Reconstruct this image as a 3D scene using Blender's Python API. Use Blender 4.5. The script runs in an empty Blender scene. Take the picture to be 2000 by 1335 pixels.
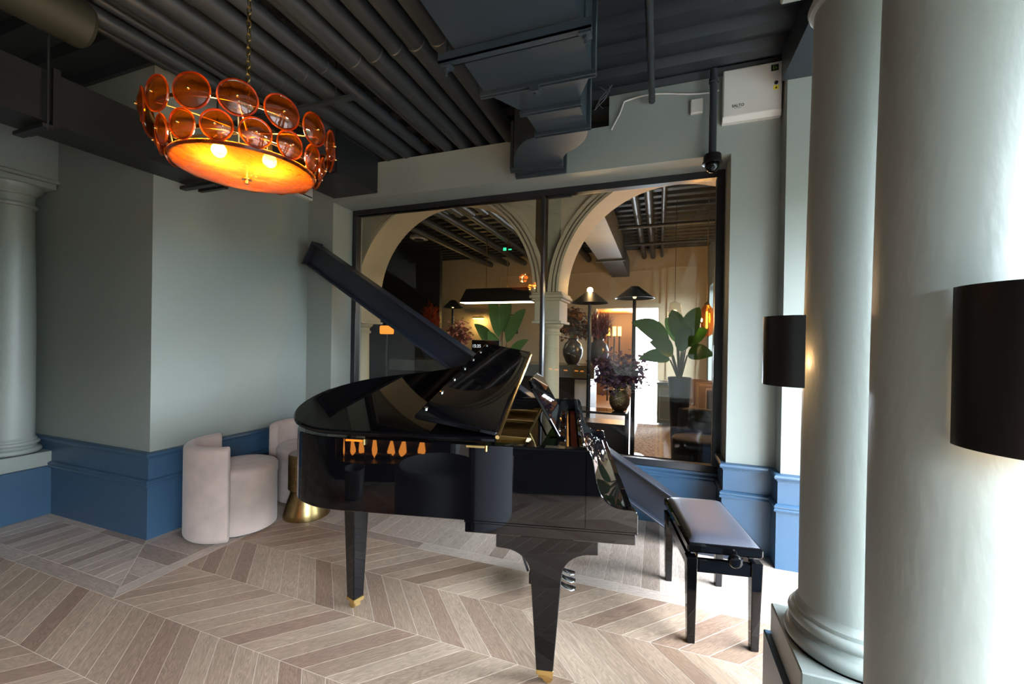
import bpy, bmesh, math, random
from mathutils import Matrix, Vector
random.seed(7)
PI = math.pi
sc = bpy.context.scene
C = sc.collection
R = math.radians

# ------------------------------------------------------------------ camera
cam_d = bpy.data.cameras.new('camera')
cam_d.sensor_width = 36.0
cam_d.lens = 36.0 * 800.8 / 2000.0
cam_d.clip_start = 0.02
cam_o = bpy.data.objects.new('camera', cam_d)
C.objects.link(cam_o)
right = Vector((0.941268, 0.337270, 0.016231))
down = Vector((0.016492, 0.002090, -0.999862))
fwd = Vector((-0.337257, 0.941406, -0.003595))
m3 = Matrix((right, -down, -fwd)).transposed()
cam_o.matrix_world = Matrix.Translation((0, 0, 1.4)) @ m3.to_4x4()
sc.camera = cam_o

# ------------------------------------------------------------------ view
sc.view_settings.view_transform = 'Standard'
sc.view_settings.look = 'None'
sc.view_settings.exposure = 0.0
sc.view_settings.gamma = 1.0
sc.view_settings.use_curve_mapping = False
sc.cycles.max_bounces = 7
sc.cycles.diffuse_bounces = 3
sc.cycles.glossy_bounces = 4
sc.cycles.transparent_max_bounces = 12
sc.cycles.sample_clamp_indirect = 6.0
sc.cycles.caustics_reflective = False
sc.cycles.caustics_refractive = False
sc.cycles.blur_glossy = 0.5
sc.cycles.adaptive_threshold = 0.06

# ------------------------------------------------------------------ world: plain overcast daylight
w = bpy.data.worlds.new('overcast')
sc.world = w
w.use_nodes = True
bg = w.node_tree.nodes['Background']
bg.inputs['Color'].default_value = (0.77, 0.88, 1.0, 1)
bg.inputs['Strength'].default_value = 74.0

# portals that guide the daylight through the window openings of the right-hand facade
def portal(y0, y1, z0, z1, x):
    l = bpy.data.lights.new('window_portal', 'AREA')
    l.shape = 'RECTANGLE'
    l.size = abs(y1 - y0)
    l.size_y = z1 - z0
    l.cycles.is_portal = True
    o = bpy.data.objects.new('window_portal', l)
    C.objects.link(o)
    # pointing to -x
    o.rotation_euler = (R(90), 0, R(90))
    o.location = (x, (y0 + y1) / 2, (z0 + z1) / 2)
FAC = 2.30          # inner face of the facade beyond the columns
FACF = 0.86         # inner face of the far room's facade
WINS = [(-3.20, -1.68), (-1.60, -0.13), (-0.05, 1.35), (1.43, 2.90)]
FWINS = [(7.75, 8.30)]
SILL = 0.15
WTOP = 2.45
for a, b in WINS: portal(a, b, SILL, WTOP, FAC + 0.26)
for a, b in FWINS: portal(a, b, SILL, WTOP, FACF + 0.26)

# ------------------------------------------------------------------ helpers
def link(o, parent=None):
    C.objects.link(o)
    if parent is not None:
        o.parent = parent
    return o

class MB:
    def __init__(self):
        self.v = []; self.f = []
    def add(self, vs, fs, M=None):
        n = len(self.v)
        if M is not None:
            vs = [tuple(M @ Vector(p)) for p in vs]
        self.v += [tuple(p) for p in vs]
        self.f += [tuple(i + n for i in f) for f in fs]
        return self
    def box(self, x0, y0, z0, x1, y1, z1, M=None):
        if x0 > x1: x0, x1 = x1, x0
        if y0 > y1: y0, y1 = y1, y0
        if z0 > z1: z0, z1 = z1, z0
        vs = [(x0,y0,z0),(x1,y0,z0),(x1,y1,z0),(x0,y1,z0),(x0,y0,z1),(x1,y0,z1),(x1,y1,z1),(x0,y1,z1)]
        fs = [(0,3,2,1),(4,5,6,7),(0,1,5,4),(1,2,6,5),(2,3,7,6),(3,0,4,7)]
        return self.add(vs, fs, M)
    def hexa(self, p8):
        return self.add(p8, [(0,3,2,1),(4,5,6,7),(0,1,5,4),(1,2,6,5),(2,3,7,6),(3,0,4,7)])
    def lathe(self, prof, n=32, c=(0,0,0), cap=True, a0=0.0, a1=2*PI, M=None):
        full = abs(a1 - a0 - 2*PI) < 1e-6
        k = n if full else n + 1
        vs = []; fs = []
        for j in range(k):
            a = a0 + (a1 - a0) * j / n
            for r, z in prof:
                vs.append((c[0] + r*math.cos(a), c[1] + r*math.sin(a), c[2] + z))
        m = len(prof)
        for j in range(n):
            j2 = (j + 1) % k
            for i in range(m - 1):
                fs.append((j*m+i, j2*m+i, j2*m+i+1, j*m+i+1))
        if cap and full:
            if prof[0][0] > 1e-6: fs.append(tuple(j*m for j in range(k))[::-1])
            if prof[-1][0] > 1e-6: fs.append(tuple(j*m+m-1 for j in range(k)))
        return self.add(vs, fs, M)
    def cyl(self, p0, p1, r0, r1=None, n=16):
        if r1 is None: r1 = r0
        p0 = Vector(p0); p1 = Vector(p1)
        d = (p1 - p0)
        q = d.to_track_quat('Z', 'Y').to_matrix().to_4x4()
        M = Matrix.Translation(p0) @ q
        return self.lathe([(r0, 0), (r1, d.length)], n, M=M)
    def tube(self, path, r, n=8, closed=False):
        P = [Vector(p) for p in path]
        k = len(P)
        vs = []; fs = []
        up = Vector((0, 0, 1)); prev = None
        for i, p in enumerate(P):
            a = P[(i-1) % k] if (closed or i > 0) else P[i]
            b = P[(i+1) % k] if (closed or i < k-1) else P[i]
            t = (b - a).normalized()
            if prev is None:
                x = t.cross(up)
                if x.length < 1e-4: x = t.cross(Vector((1, 0, 0)))
                x.normalize()
            else:
                x = (prev - t * prev.dot(t)).normalized()
            prev = x
            y = t.cross(x)
            rr = r[i] if isinstance(r, (list, tuple)) else r
            for j in range(n):
                an = 2*PI*j/n
                vs.append(tuple(p + x*(rr*math.cos(an)) + y*(rr*math.sin(an))))
        seg = k if closed else k - 1
        for i in range(seg):
            i2 = (i + 1) % k
            for j in range(n):
                j2 = (j + 1) % n
                fs.append((i*n+j, i*n+j2, i2*n+j2, i2*n+j))
        if not closed:
            fs.append(tuple(range(n))[::-1]); fs.append(tuple((k-1)*n + j for j in range(n)))
        return self.add(vs, fs)
    def prism(self, poly, d0, d1, axis='z', M=None):
        # poly of (a,b); axis z -> (a,b,d), y -> (a,d,b), x -> (d,a,b)
        def mk(a, b, d):
            return (a, b, d) if axis == 'z' else ((a, d, b) if axis == 'y' else (d, a, b))
        n = len(poly)
        vs = [mk(a, b, d0) for a, b in poly] + [mk(a, b, d1) for a, b in poly]
        fs = [tuple(range(n))[::-1], tuple(range(n, 2*n))]
        for i in range(n):
            j = (i + 1) % n
            fs.append((i, j, n + j, n + i))
        return self.add(vs, fs, M)
    def ring(self, outer, inner, z0, z1):
        n = len(outer)
        vs = [(a,b,z0) for a,b in outer] + [(a,b,z1) for a,b in outer] + [(a,b,z0) for a,b in inner] + [(a,b,z1) for a,b in inner]
        fs = []
        for i in range(n - 1):
            j = i + 1
            fs += [(i, j, n+j, n+i), (2*n+j, 2*n+i, 3*n+i, 3*n+j), (n+i, n+j, 3*n+j, 3*n+i), (j, i, 2*n+i, 2*n+j)]
        fs += [(0, n, 3*n, 2*n), (n-1, 3*n-1, 4*n-1, 2*n-1)]
        return self.add(vs, fs)
    def sphere(self, c, rx, ry=None, rz=None, n=16, m=10):
        ry = rx if ry is None else ry; rz = rx if rz is None else rz
        vs = [(c[0], c[1], c[2]-rz)]
        fs = []
        for i in range(1, m):
            t = -PI/2 + PI*i/m
            for j in range(n):
                a = 2*PI*j/n
                vs.append((c[0]+rx*math.cos(t)*math.cos(a), c[1]+ry*math.cos(t)*math.sin(a), c[2]+rz*math.sin(t)))
        vs.append((c[0], c[1], c[2]+rz))
        for j in range(n):
            fs.append((0, 1+(j+1) % n, 1+j))
            for i in range(m-2):
                a = 1+i*n
                fs.append((a+j, a+(j+1) % n, a+n+(j+1) % n, a+n+j))
            a = 1+(m-2)*n
            fs.append((a+j, a+(j+1) % n, len(vs)-1))
        return self.add(vs, fs)
    def mesh(self, name, bevel=0.0, seg=2, smooth=35, flip=True):
        me = bpy.data.meshes.new(name)
        me.from_pydata(self.v, [], self.f)
        bm = bmesh.new(); bm.from_mesh(me)
        bmesh.ops.remove_doubles(bm, verts=bm.verts, dist=1e-6)
        if flip: bmesh.ops.recalc_face_normals(bm, faces=bm.faces)
        if bevel > 0 and smooth < 50:
            seg = 1; smooth = min(smooth, 25)      # crisp chamfers keep the flat faces truly flat
        if bevel > 0:
            es = [e for e in bm.edges if len(e.link_faces) == 2 and e.calc_face_angle(0) > R(30)]
            bmesh.ops.bevel(bm, geom=es, offset=bevel, segments=seg, profile=0.5, affect='EDGES', clamp_overlap=True)
        bm.to_mesh(me); bm.free()
        if smooth:
            me.shade_smooth()
            me.set_sharp_from_angle(angle=R(smooth))
        return me
    def build(self, name, mat, parent=None, bevel=0.0, seg=2, smooth=35, loc=None, rotz=0.0, flip=True):
        me = self.mesh(name, bevel, seg, smooth, flip)
        me.materials.append(mat)
        o = bpy.data.objects.new(name, me)
        link(o, parent)
        if loc is not None: o.location = loc
        if rotz: o.rotation_euler = (0, 0, rotz)
        return o

def tag(o, label, cat, group=None, kind=None):
    o['label'] = label; o['category'] = cat
    if group: o['group'] = group
    if kind: o['kind'] = kind
    return o
def thing(name, label, cat, loc=(0,0,0), rotz=0.0, group=None):
    o = bpy.data.objects.new(name, None)
    o.empty_display_size = 0.1
    link(o); o.location = loc; o.rotation_euler = (0, 0, rotz)
    return tag(o, label, cat, group)
def struct(mb, name, mat, parent=None, **k):
    o = mb.build(name, mat, parent, **k)
    o['kind'] = 'structure'
    return o
def copy_tree(o, parent=None):
    c = o.copy(); link(c); c.parent = parent
    for ch in list(o.children): copy_tree(ch, c)
    return c

# ------------------------------------------------------------------ materials
MATS = {}
def nd(nt, t, **kw):
    n = nt.nodes.new(t)
    for k, v in kw.items(): setattr(n, k, v)
    return n
def mat(name, col, rough=0.5, metal=0.0, var=0.0, vscale=8.0, bump=0.0, bscale=60.0, spec=0.5, sheen=0.0, coat=0.0, stretch=None, emit=None, estr=0.0):
    m = bpy.data.materials.new(name); m.use_nodes = True
    nt = m.node_tree; b = nt.nodes['Principled BSDF']
    b.inputs['Base Color'].default_value = (*col, 1)
    b.inputs['Roughness'].default_value = rough
    b.inputs['Metallic'].default_value = metal
    b.inputs['Specular IOR Level'].default_value = spec
    if sheen: b.inputs['Sheen Weight'].default_value = sheen
    if coat: b.inputs['Coat Weight'].default_value = coat
    if emit:
        b.inputs['Emission Color'].default_value = (*emit, 1); b.inputs['Emission Strength'].default_value = estr
    tc = nd(nt, 'ShaderNodeTexCoord'); mp = nd(nt, 'ShaderNodeMapping')
    nt.links.new(tc.outputs['Object'], mp.inputs['Vector'])
    if stretch: mp.inputs['Scale'].default_value = stretch
    if var > 0:
        n = nd(nt, 'ShaderNodeTexNoise'); n.inputs['Scale'].default_value = vscale; n.inputs['Detail'].default_value = 2
        cr = nd(nt, 'ShaderNodeMix', data_type='RGBA')
        cr.inputs[6].default_value = (*[c*(1-var) for c in col], 1)
        cr.inputs[7].default_value = (*[min(1, c*(1+var)) for c in col], 1)
        nt.links.new(mp.outputs[0], n.inputs['Vector']); nt.links.new(n.outputs['Fac'], cr.inputs[0])
        nt.links.new(cr.outputs[2], b.inputs['Base Color'])
    if bump > 0:
        n = nd(nt, 'ShaderNodeTexNoise'); n.inputs['Scale'].default_value = bscale; n.inputs['Detail'].default_value = 2
        bp = nd(nt, 'ShaderNodeBump'); bp.inputs['Strength'].default_value = bump; bp.inputs['Distance'].default_value = 0.01
        nt.links.new(mp.outputs[0], n.inputs['Vector']); nt.links.new(n.outputs['Fac'], bp.inputs['Height'])
        nt.links.new(bp.outputs[0], b.inputs['Normal'])
    MATS[name] = m
    return m
def emis(name, col, s):
    m = bpy.data.materials.new(name); m.use_nodes = True
    nt = m.node_tree; nt.nodes.clear()
    e = nd(nt, 'ShaderNodeEmission'); e.inputs[0].default_value = (*col, 1); e.inputs[1].default_value = s
    o = nd(nt, 'ShaderNodeOutputMaterial'); nt.links.new(e.outputs[0], o.inputs[0])
    return m
def glassy(name, tint, ior=1.45, gl=0.02, transl=None, tmix=0.0, bump=0.0, bscale=30.0, ramp=None):
    """thin glass: tinted see-through plus fresnel gloss (plus scattered light for cast glass)"""
    m = bpy.data.materials.new(name); m.use_nodes = True
    nt = m.node_tree; nt.nodes.clear()
    out = nd(nt, 'ShaderNodeOutputMaterial')
    tr = nd(nt, 'ShaderNodeBsdfTransparent'); tr.inputs[0].default_value = (*tint, 1)
    g = nd(nt, 'ShaderNodeBsdfGlossy'); g.inputs['Roughness'].default_value = gl
    lw = nd(nt, 'ShaderNodeLayerWeight'); lw.inputs['Blend'].default_value = 0.5
    pw = nd(nt, 'ShaderNodeMath', operation='POWER'); pw.inputs[1].default_value = 5.0; nt.links.new(lw.outputs['Facing'], pw.inputs[0])
    fr = nd(nt, 'ShaderNodeMath', operation='MULTIPLY_ADD'); f0 = 2*((ior-1)/(ior+1))**2
    fr.inputs[1].default_value = 1-f0; fr.inputs[2].default_value = f0; nt.links.new(pw.outputs[0], fr.inputs[0])
    base = tr.outputs[0]
    if transl:
        tl = nd(nt, 'ShaderNodeBsdfTranslucent'); tl.inputs[0].default_value = (*transl, 1)
        df = nd(nt, 'ShaderNodeBsdfDiffuse'); df.inputs[0].default_value = (*[c*0.5 for c in transl], 1)
        m0 = nd(nt, 'ShaderNodeMixShader'); m0.inputs[0].default_value = 0.06
        nt.links.new(tl.outputs[0], m0.inputs[1]); nt.links.new(df.outputs[0], m0.inputs[2])
        m1 = nd(nt, 'ShaderNodeMixShader'); m1.inputs[0].default_value = tmix
        nt.links.new(tr.outputs[0], m1.inputs[1]); nt.links.new(m0.outputs[0], m1.inputs[2])
        base = m1.outputs[0]
        if bump:
            tc = nd(nt, 'ShaderNodeTexCoord'); n = nd(nt, 'ShaderNodeTexNoise'); n.inputs['Scale'].default_value = bscale; n.inputs['Detail'].default_value = 6
            nt.links.new(tc.outputs['Object'], n.inputs['Vector'])
            mr = nd(nt, 'ShaderNodeMapRange'); mr.inputs[1].default_value = 0.3; mr.inputs[2].default_value = 0.7
            mr.inputs[3].default_value = max(0, tmix-0.25); mr.inputs[4].default_value = min(1, tmix+0.25)
            nt.links.new(n.outputs['Fac'], mr.inputs[0]); nt.links.new(mr.outputs[0], m1.inputs[0])
            bp = nd(nt, 'ShaderNodeBump'); bp.inputs['Strength'].default_value = bump; bp.inputs['Distance'].default_value = 0.004
            nt.links.new(n.outputs['Fac'], bp.inputs['Height'])
            nt.links.new(bp.outputs[0], g.inputs['Normal']); nt.links.new(bp.outputs[0], tl.inputs['Normal'])
    mx = nd(nt, 'ShaderNodeMixShader')
    nt.links.new(fr.outputs[0], mx.inputs[0]); nt.links.new(base, mx.inputs[1]); nt.links.new(g.outputs[0], mx.inputs[2])
    nt.links.new(mx.outputs[0], out.inputs[0])
    return m

SAGE = mat('sage_paint', (0.258, 0.286, 0.262), 0.55, var=0.04, vscale=3)
SAGEC = mat('sage_column_paint', (0.258, 0.286, 0.262), 0.42, var=0.05, vscale=4, bump=0.12, bscale=60, stretch=(1, 1, 0.35))
BLUE = mat('dado_blue_paint', (0.034, 0.078, 0.138), 0.38, var=0.05, vscale=4)
NAVY = mat('ceiling_navy_paint', (0.016, 0.022, 0.028), 0.5, var=0.15, vscale=3)
DECK = mat('deck_navy_paint', (0.012, 0.016, 0.021), 0.45, var=0.2, vscale=5)
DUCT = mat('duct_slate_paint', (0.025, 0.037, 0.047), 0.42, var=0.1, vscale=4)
DUCTL = mat('wall_duct_shaded', (0.011, 0.013, 0.016), 0.42, var=0.1, vscale=4)  # darker copy of the duct colour, upper-left shade put into it
PIPE = mat('pipe_navy_paint', (0.022, 0.027, 0.032), 0.42, var=0.15, vscale=6)
OLIVE = mat('insulation_olive', (0.018, 0.019, 0.011), 0.7)
STEEL = mat('brace_steel_paint', (0.016, 0.020, 0.030), 0.32, var=0.06)
BLACKM = mat('black_frame_metal', (0.012, 0.013, 0.016), 0.35)
BLACKG = mat('black_piano_lacquer', (0.002, 0.002, 0.0025), 0.02, spec=0.42)
BLACKS = mat('black_satin', (0.006, 0.005, 0.005), 0.36, spec=0.3)
BRASS = mat('polished_brass', (0.80, 0.56, 0.22), 0.22, 1.0)
BRASSD = mat('aged_brass', (0.36, 0.26, 0.11), 0.3, 1.0, var=0.25, vscale=30)
HAMMER = mat('hammered_brass', (0.30, 0.21, 0.09), 0.34, 1.0, var=0.5, vscale=60, bump=0.9, bscale=75)
GOLDPL = mat('cast_plate_gold', (0.55, 0.34, 0.10), 0.35, 0.9, var=0.2, vscale=20)
CHROME = mat('chrome', (0.82, 0.84, 0.86), 0.12, 1.0)
VELVET = mat('pale_pink_velvet', (0.46, 0.36, 0.315), 0.75, var=0.30, vscale=7, bump=0.25, bscale=24, sheen=0.3)
VELVETT = mat('grey_table_top', (0.30, 0.27, 0.25), 0.4)
LEATHER = mat('slate_leather', (0.048, 0.050, 0.066), 0.40, bump=0.12, bscale=140)
CHARCOAL = mat('charcoal_wool', (0.20, 0.21, 0.24), 0.9, var=0.2, vscale=120, bump=0.3, bscale=200, sheen=0.3)
WHITEP = mat('white_plastic', (0.62, 0.61, 0.57), 0.45)
CREAM = mat('stone_cream', (0.60, 0.49, 0.32), 0.6, var=0.06, vscale=5)
FELT = mat('red_felt', (0.35, 0.02, 0.015), 0.9)
WHITE = mat('white_paint', (0.7, 0.7, 0.68), 0.5)
GLASS = glassy('window_glass', (0.93, 0.96, 0.95), 1.5, 0.004)
AMBER = glassy('amber_cast_glass', (0.62, 0.30, 0.045), 1.5, 0.04, transl=(0.62, 0.27, 0.03), tmix=0.03)
AMBERR = glassy('amber_glass_rim', (0.55, 0.22, 0.02), 1.5, 0.08, transl=(0.80, 0.33, 0.03), tmix=0.45)
AMBERB = glassy('amber_bowl_glass', (0.95, 0.62, 0.24), 1.45, 0.12, transl=(0.60, 0.19, 0.015), tmix=0.58, bump=0.8, bscale=26)
CLEARG = glassy('clear_pendant_glass', (0.9, 0.88, 0.82), 1.6, 0.02)

def wood_mat(name, k_=1.0, g_=0.0):
    m = bpy.data.materials.new(name); m.use_nodes = True
    nt = m.node_tree; b = nt.nodes['Principled BSDF']; L = nt.links.new
    oi = nd(nt, 'ShaderNodeObjectInfo'); ge = nd(nt, 'ShaderNodeNewGeometry'); tc = nd(nt, 'ShaderNodeTexCoord')
    ad = nd(nt, 'ShaderNodeMath', operation='ADD'); L(oi.outputs['Random'], ad.inputs[0]); L(ge.outputs['Random Per Island'], ad.inputs[1])
    fr = nd(nt, 'ShaderNodeMath', operation='FRACT'); L(ad.outputs[0], fr.inputs[0])
    mu = nd(nt, 'ShaderNodeMath', operation='MULTIPLY'); mu.inputs[1].default_value = 97.0; L(fr.outputs[0], mu.inputs[0])
    cb = nd(nt, 'ShaderNodeCombineXYZ'); L(mu.outputs[0], cb.inputs[0]); L(mu.outputs[0], cb.inputs[2])
    va = nd(nt, 'ShaderNodeVectorMath', operation='ADD'); L(tc.outputs['Object'], va.inputs[0]); L(cb.outputs[0], va.inputs[1])
    mp = nd(nt, 'ShaderNodeMapping'); mp.inputs['Scale'].default_value = (1.0, 9.0, 1.0); L(va.outputs[0], mp.inputs[0])
    n1 = nd(nt, 'ShaderNodeTexNoise'); n1.inputs['Scale'].default_value = 2.6; n1.inputs['Detail'].default_value = 3; n1.inputs['Distortion'].default_value = 1.2; L(mp.outputs[0], n1.inputs[0])
    # cathedral grain: rings of the slow noise
    sn = nd(nt, 'ShaderNodeMath', operation='MULTIPLY'); sn.inputs[1].default_value = 85.0; L(n1.outputs['Fac'], sn.inputs[0])
    si = nd(nt, 'ShaderNodeMath', operation='SINE'); L(sn.outputs[0], si.inputs[0])
    mp2 = nd(nt, 'ShaderNodeMapping'); mp2.inputs['Scale'].default_value = (6.0, 130.0, 1.0); L(va.outputs[0], mp2.inputs[0])
    n2 = nd(nt, 'ShaderNodeTexNoise'); n2.inputs['Scale'].default_value = 3.0; n2.inputs['Detail'].default_value = 3; L(mp2.outputs[0], n2.inputs[0])
    r1 = nd(nt, 'ShaderNodeValToRGB')
    e = r1.color_ramp.elements
    e[0].position = 0.0; e[0].color = (0.235, 0.155, 0.103, 1)
    e[1].position = 1.0; e[1].color = (0.440, 0.325, 0.238, 1)
    k = e.new(0.3); k.color = (0.335, 0.235, 0.165, 1)
    k = e.new(0.65); k.color = (0.385, 0.278, 0.200, 1)
    k = e.new(0.12); k.color = (0.300, 0.196, 0.140, 1)
    for el in e:
        c = el.color; gr = (c[0]+c[1]+c[2])/3
        el.color = (k_*(c[0]*(1-g_)+gr*g_), k_*(c[1]*(1-g_)+gr*g_), k_*(c[2]*(1-g_)+gr*g_), 1)
    L(fr.outputs[0], r1.inputs[0])
    a = nd(nt, 'ShaderNodeMath', operation='MULTIPLY_ADD'); a.inputs[1].default_value = 0.16; a.inputs[2].default_value = 1.0; L(si.outputs[0], a.inputs[0])
    c2 = nd(nt, 'ShaderNodeMapRange'); c2.inputs[1].default_value = 0.35; c2.inputs[2].default_value = 0.65; c2.inputs[3].default_value = 0.80; c2.inputs[4].default_value = 1.1; L(n2.outputs['Fac'], c2.inputs[0])
    mm = nd(nt, 'ShaderNodeMath', operation='MULTIPLY'); L(a.outputs[0], mm.inputs[0]); L(c2.outputs[0], mm.inputs[1])
    vm = nd(nt, 'ShaderNodeVectorMath', operation='SCALE'); L(r1.outputs[0], vm.inputs[0]); L(mm.outputs[0], vm.inputs['Scale'])
    L(vm.outputs[0], b.inputs['Base Color'])
    b.inputs['Roughness'].default_value = 0.42
    bp = nd(nt, 'ShaderNodeBump'); bp.inputs['Strength'].default_value = 0.12; bp.inputs['Distance'].default_value = 0.003
    L(n2.outputs['Fac'], bp.inputs['Height']); L(bp.outputs[0], b.inputs['Normal'])
    return m
OAK = wood_mat('limed_oak')
OAKB = wood_mat('limed_oak_border', 1.25, 0.35)
JOINT = mat('floor_joint_highlight', (0.70, 0.60, 0.50), 0.8)  # light tone stands in for the bevel highlights between planks

# ================================================================== SETTING
YA, XB, YW, YF = 1.817, -3.285, 3.136, 3.40     # left wall face, its return, window wall face, window plane
DECKZ = 3.25

# ---------------------------------------------------------------- floor with its planks
FCAM = 800.8
def pix(p):
    d = Vector(p) - Vector((0, 0, 1.4))
    x, y, z = right.dot(d), down.dot(d), fwd.dot(d)
    if z < 0.2: return None
    return 1000 + FCAM*x/z, 667.5 + FCAM*y/z
def clip(poly, a, b, c):      # keep a*x+b*y<=c
    out = []
    for i in range(len(poly)):
        p, q = poly[i], poly[(i+1) % len(poly)]
        dp, dq = a*p[0]+b*p[1]-c, a*q[0]+b*q[1]-c
        if dp <= 0: out.append(p)
        if (dp < 0 < dq) or (dq < 0 < dp):
            t = dp/(dp-dq); out.append((p[0]+t*(q[0]-p[0]), p[1]+t*(q[1]-p[1])))
    return out
def area(p):
    return 0.5*sum(p[i][0]*p[(i+1) % len(p)][1]-p[(i+1) % len(p)][0]*p[i][1] for i in range(len(p)))
def inset(poly, g):
    if area(poly) < 0: poly = poly[::-1]
    q = []
    for i in range(len(poly)):
        if math.dist(poly[i], poly[i-1]) > 1e-4: q.append(poly[i])
    n = len(q); L = []
    for i in range(n):
        p, r = q[i], q[(i+1) % n]; d = math.dist(p, r); nx, ny = -(r[1]-p[1])/d, (r[0]-p[0])/d
        L.append((nx, ny, nx*p[0]+ny*p[1]+g))
    out = []
    for i in range(n):
        a, b = L[i-1], L[i]; D = a[0]*b[1]-a[1]*b[0]
        if abs(D) < 1e-6: continue
        out.append(((a[2]*b[1]-a[1]*b[2])/D, (a[0]*b[2]-a[2]*b[0])/D))
    return out
fb = MB(); fb.box(-6.6, -3.4, -0.10, 2.50, 3.55, -0.0007)
floor = struct(fb, 'floor', JOINT, smooth=0)
SB, SP, PP, X0 = 0.9885, 0.3462, 0.1253, -2.650
def snode(i): return X0 + (SP if (i % 2 == 0) else 0.0)      # a node on spine i
S4 = SB + 4*SP
planks = []          # (poly, angle, sharedkey)
BL = -2.70           # right edge of the border along the return wall
for i in range(-12, 4):
    y0, y1 = SB + i*SP, SB + (i+1)*SP
    plus = (i % 2 != 0)
    n0 = snode(i)
    for k in range(-60, 60):
        x = n0 + k*PP
        sh = SP if plus else -SP
        poly = [(x, y0), (x+PP, y0), (x+PP+sh, y1), (x+sh, y1)]
        cx = sum(p[0] for p in poly)/4
        if cx > 2.30 or cx < -6.4 or y0 < -3.3: continue
        key = 'p' if plus else 'm'
        if i >= 1 and min(p[0] for p in poly) < BL:
            poly = clip(poly, -1, 0, -BL); key = None
            if len(poly) < 3: continue
        if max(p[0] for p in poly) > 2.28:
            poly = clip(poly, 1, 0, 2.28); key = None
        if min(p[0] for p in poly) < -6.4:
            poly = clip(poly, -1, 0, 6.4); key = None
        if len(poly) < 3 or abs(area(poly)) < 2e-4: continue
        planks.append((poly, R(45) if plus else R(135), key))
def rect(x0, y0, x1, y1): return [(x0, y0), (x1, y0), (x1, y1), (x0, y1)]
S1 = SB + SP
# border beside the left wall: cross boards between two runners, mitred at the outer corner
dA, dB = (BL, S1), (XB + 0.03, YA - 0.03)
mx, my = dB[0]-dA[0], dB[1]-dA[1]
def left_of(poly):  return clip(poly, my, -mx, my*dA[0]-mx*dA[1])
def right_of(poly): return clip(poly, -my, mx, -my*dA[0]+mx*dA[1])
brd = []
for x0, x1 in ((-6.4, -4.9), (-4.9, -3.7), (-3.7, -2.6)):
    brd.append((rect(x0, S1, x1, S1+0.085), 0, 'L')); brd.append((rect(x0, YA-0.075, x1, YA), 0, 'L'))
x = -6.4
while x < -2.6:
    brd.append((rect(x, S1+0.085, x+0.088, YA-0.075), R(90), 'L')); x += 0.088
for y0, y1 in ((1.2, 2.1), (2.1, 3.2)):
    brd.append((rect(BL-0.085, y0, BL, y1), R(90), 'R')); brd.append((rect(XB, y0, XB+0.075, y1), R(90), 'R'))
y = 1.25
while y < 3.13:
    brd.append((rect(XB+0.075, y, BL-0.085, y+0.13), 0, 'R')); y += 0.13
for poly, an, sd in brd:
    q = left_of(poly) if sd == 'L' else right_of(poly)
    if sd == 'R': q = clip(q, 0, 1, YW)
    if len(q) >= 3 and abs(area(q)) > 3e-4: planks.append((q, an, 'B'))
# border along the window wall
for x0, x1 in ((BL, -1.5), (-1.5, -0.2), (-0.2, 1.0), (1.0, 2.28)):
    planks.append((rect(x0, S4, x1, S4+0.085), 0, 'B'))
x = BL
while x < 2.27:
    x1 = min(2.28, x+0.105)
    ytop = YF if x1 < 0.444 else YW
    planks.append((rect(x, S4+0.085, x1, ytop), R(90), 'B')); x = x1
def plank_mesh(poly, ang):
    cx = sum(p[0] for p in poly)/len(poly); cy = sum(p[1] for p in poly)/len(poly)
    c, s = math.cos(-ang), math.sin(-ang)
    loc = [((p[0]-cx)*c-(p[1]-cy)*s, (p[0]-cx)*s+(p[1]-cy)*c) for p in poly]
    a = inset(loc, 0.0010); b = inset(loc, 0.0015)
    if len(a) != len(b) or len(a) < 3: a = b = inset(loc, 0.0010)
    n = len(a)
    vs = [(p[0], p[1], -0.008) for p in a] + [(p[0], p[1], -0.0004) for p in a] + [(p[0], p[1], 0.0) for p in b]
    fs = [tuple(range(2*n, 3*n))]
    for i in range(n):
        j = (i+1) % n
        fs += [(i, j, n+j, n+i), (n+i, n+j, 2*n+j, 2*n+i)]
    return vs, fs, (cx, cy)
cand = []; rest = MB()
for poly, an, key in planks:
    cx = sum(p[0] for p in poly)/len(poly); cy = sum(p[1] for p in poly)/len(poly)
    vis = 0
    pr = [pix((p[0], p[1], 0)) for p in poly]
    if all(pr) and any(-10 < q[0] < 2010 and 600 < q[1] < 1345 for q in pr):
        vis = abs(area(pr))
    cand.append((vis, poly, an, key, cx, cy))
cand.sort(key=lambda c: -c[0])
shared = {}
for n, (vis, poly, an, key, cx, cy) in enumerate(cand):
    if vis > 0 and n < 300:
        bm_ = key == 'B'
        if bm_: key = None
        if key and key in shared:
            me = shared[key]
        else:
            vs, fs, _ = plank_mesh(poly, an)
            me = bpy.data.meshes.new('plank'); me.from_pydata(vs, [], fs); me.materials.append(OAKB if bm_ else OAK)
            if key: shared[key] = me
        o = bpy.data.objects.new('plank', me); link(o, floor)
        o.location = (cx, cy, 0); o.rotation_euler = (0, 0, an)
    else:
        vs, fs, c = plank_mesh(poly, an)
        rest.add(vs, fs, Matrix.Translation((c[0], c[1], 0)) @ Matrix.Rotation(an, 4, 'Z'))
o = rest.build('remaining_planks', OAK, floor, smooth=0, flip=False); o['kind'] = 'stuff'

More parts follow.
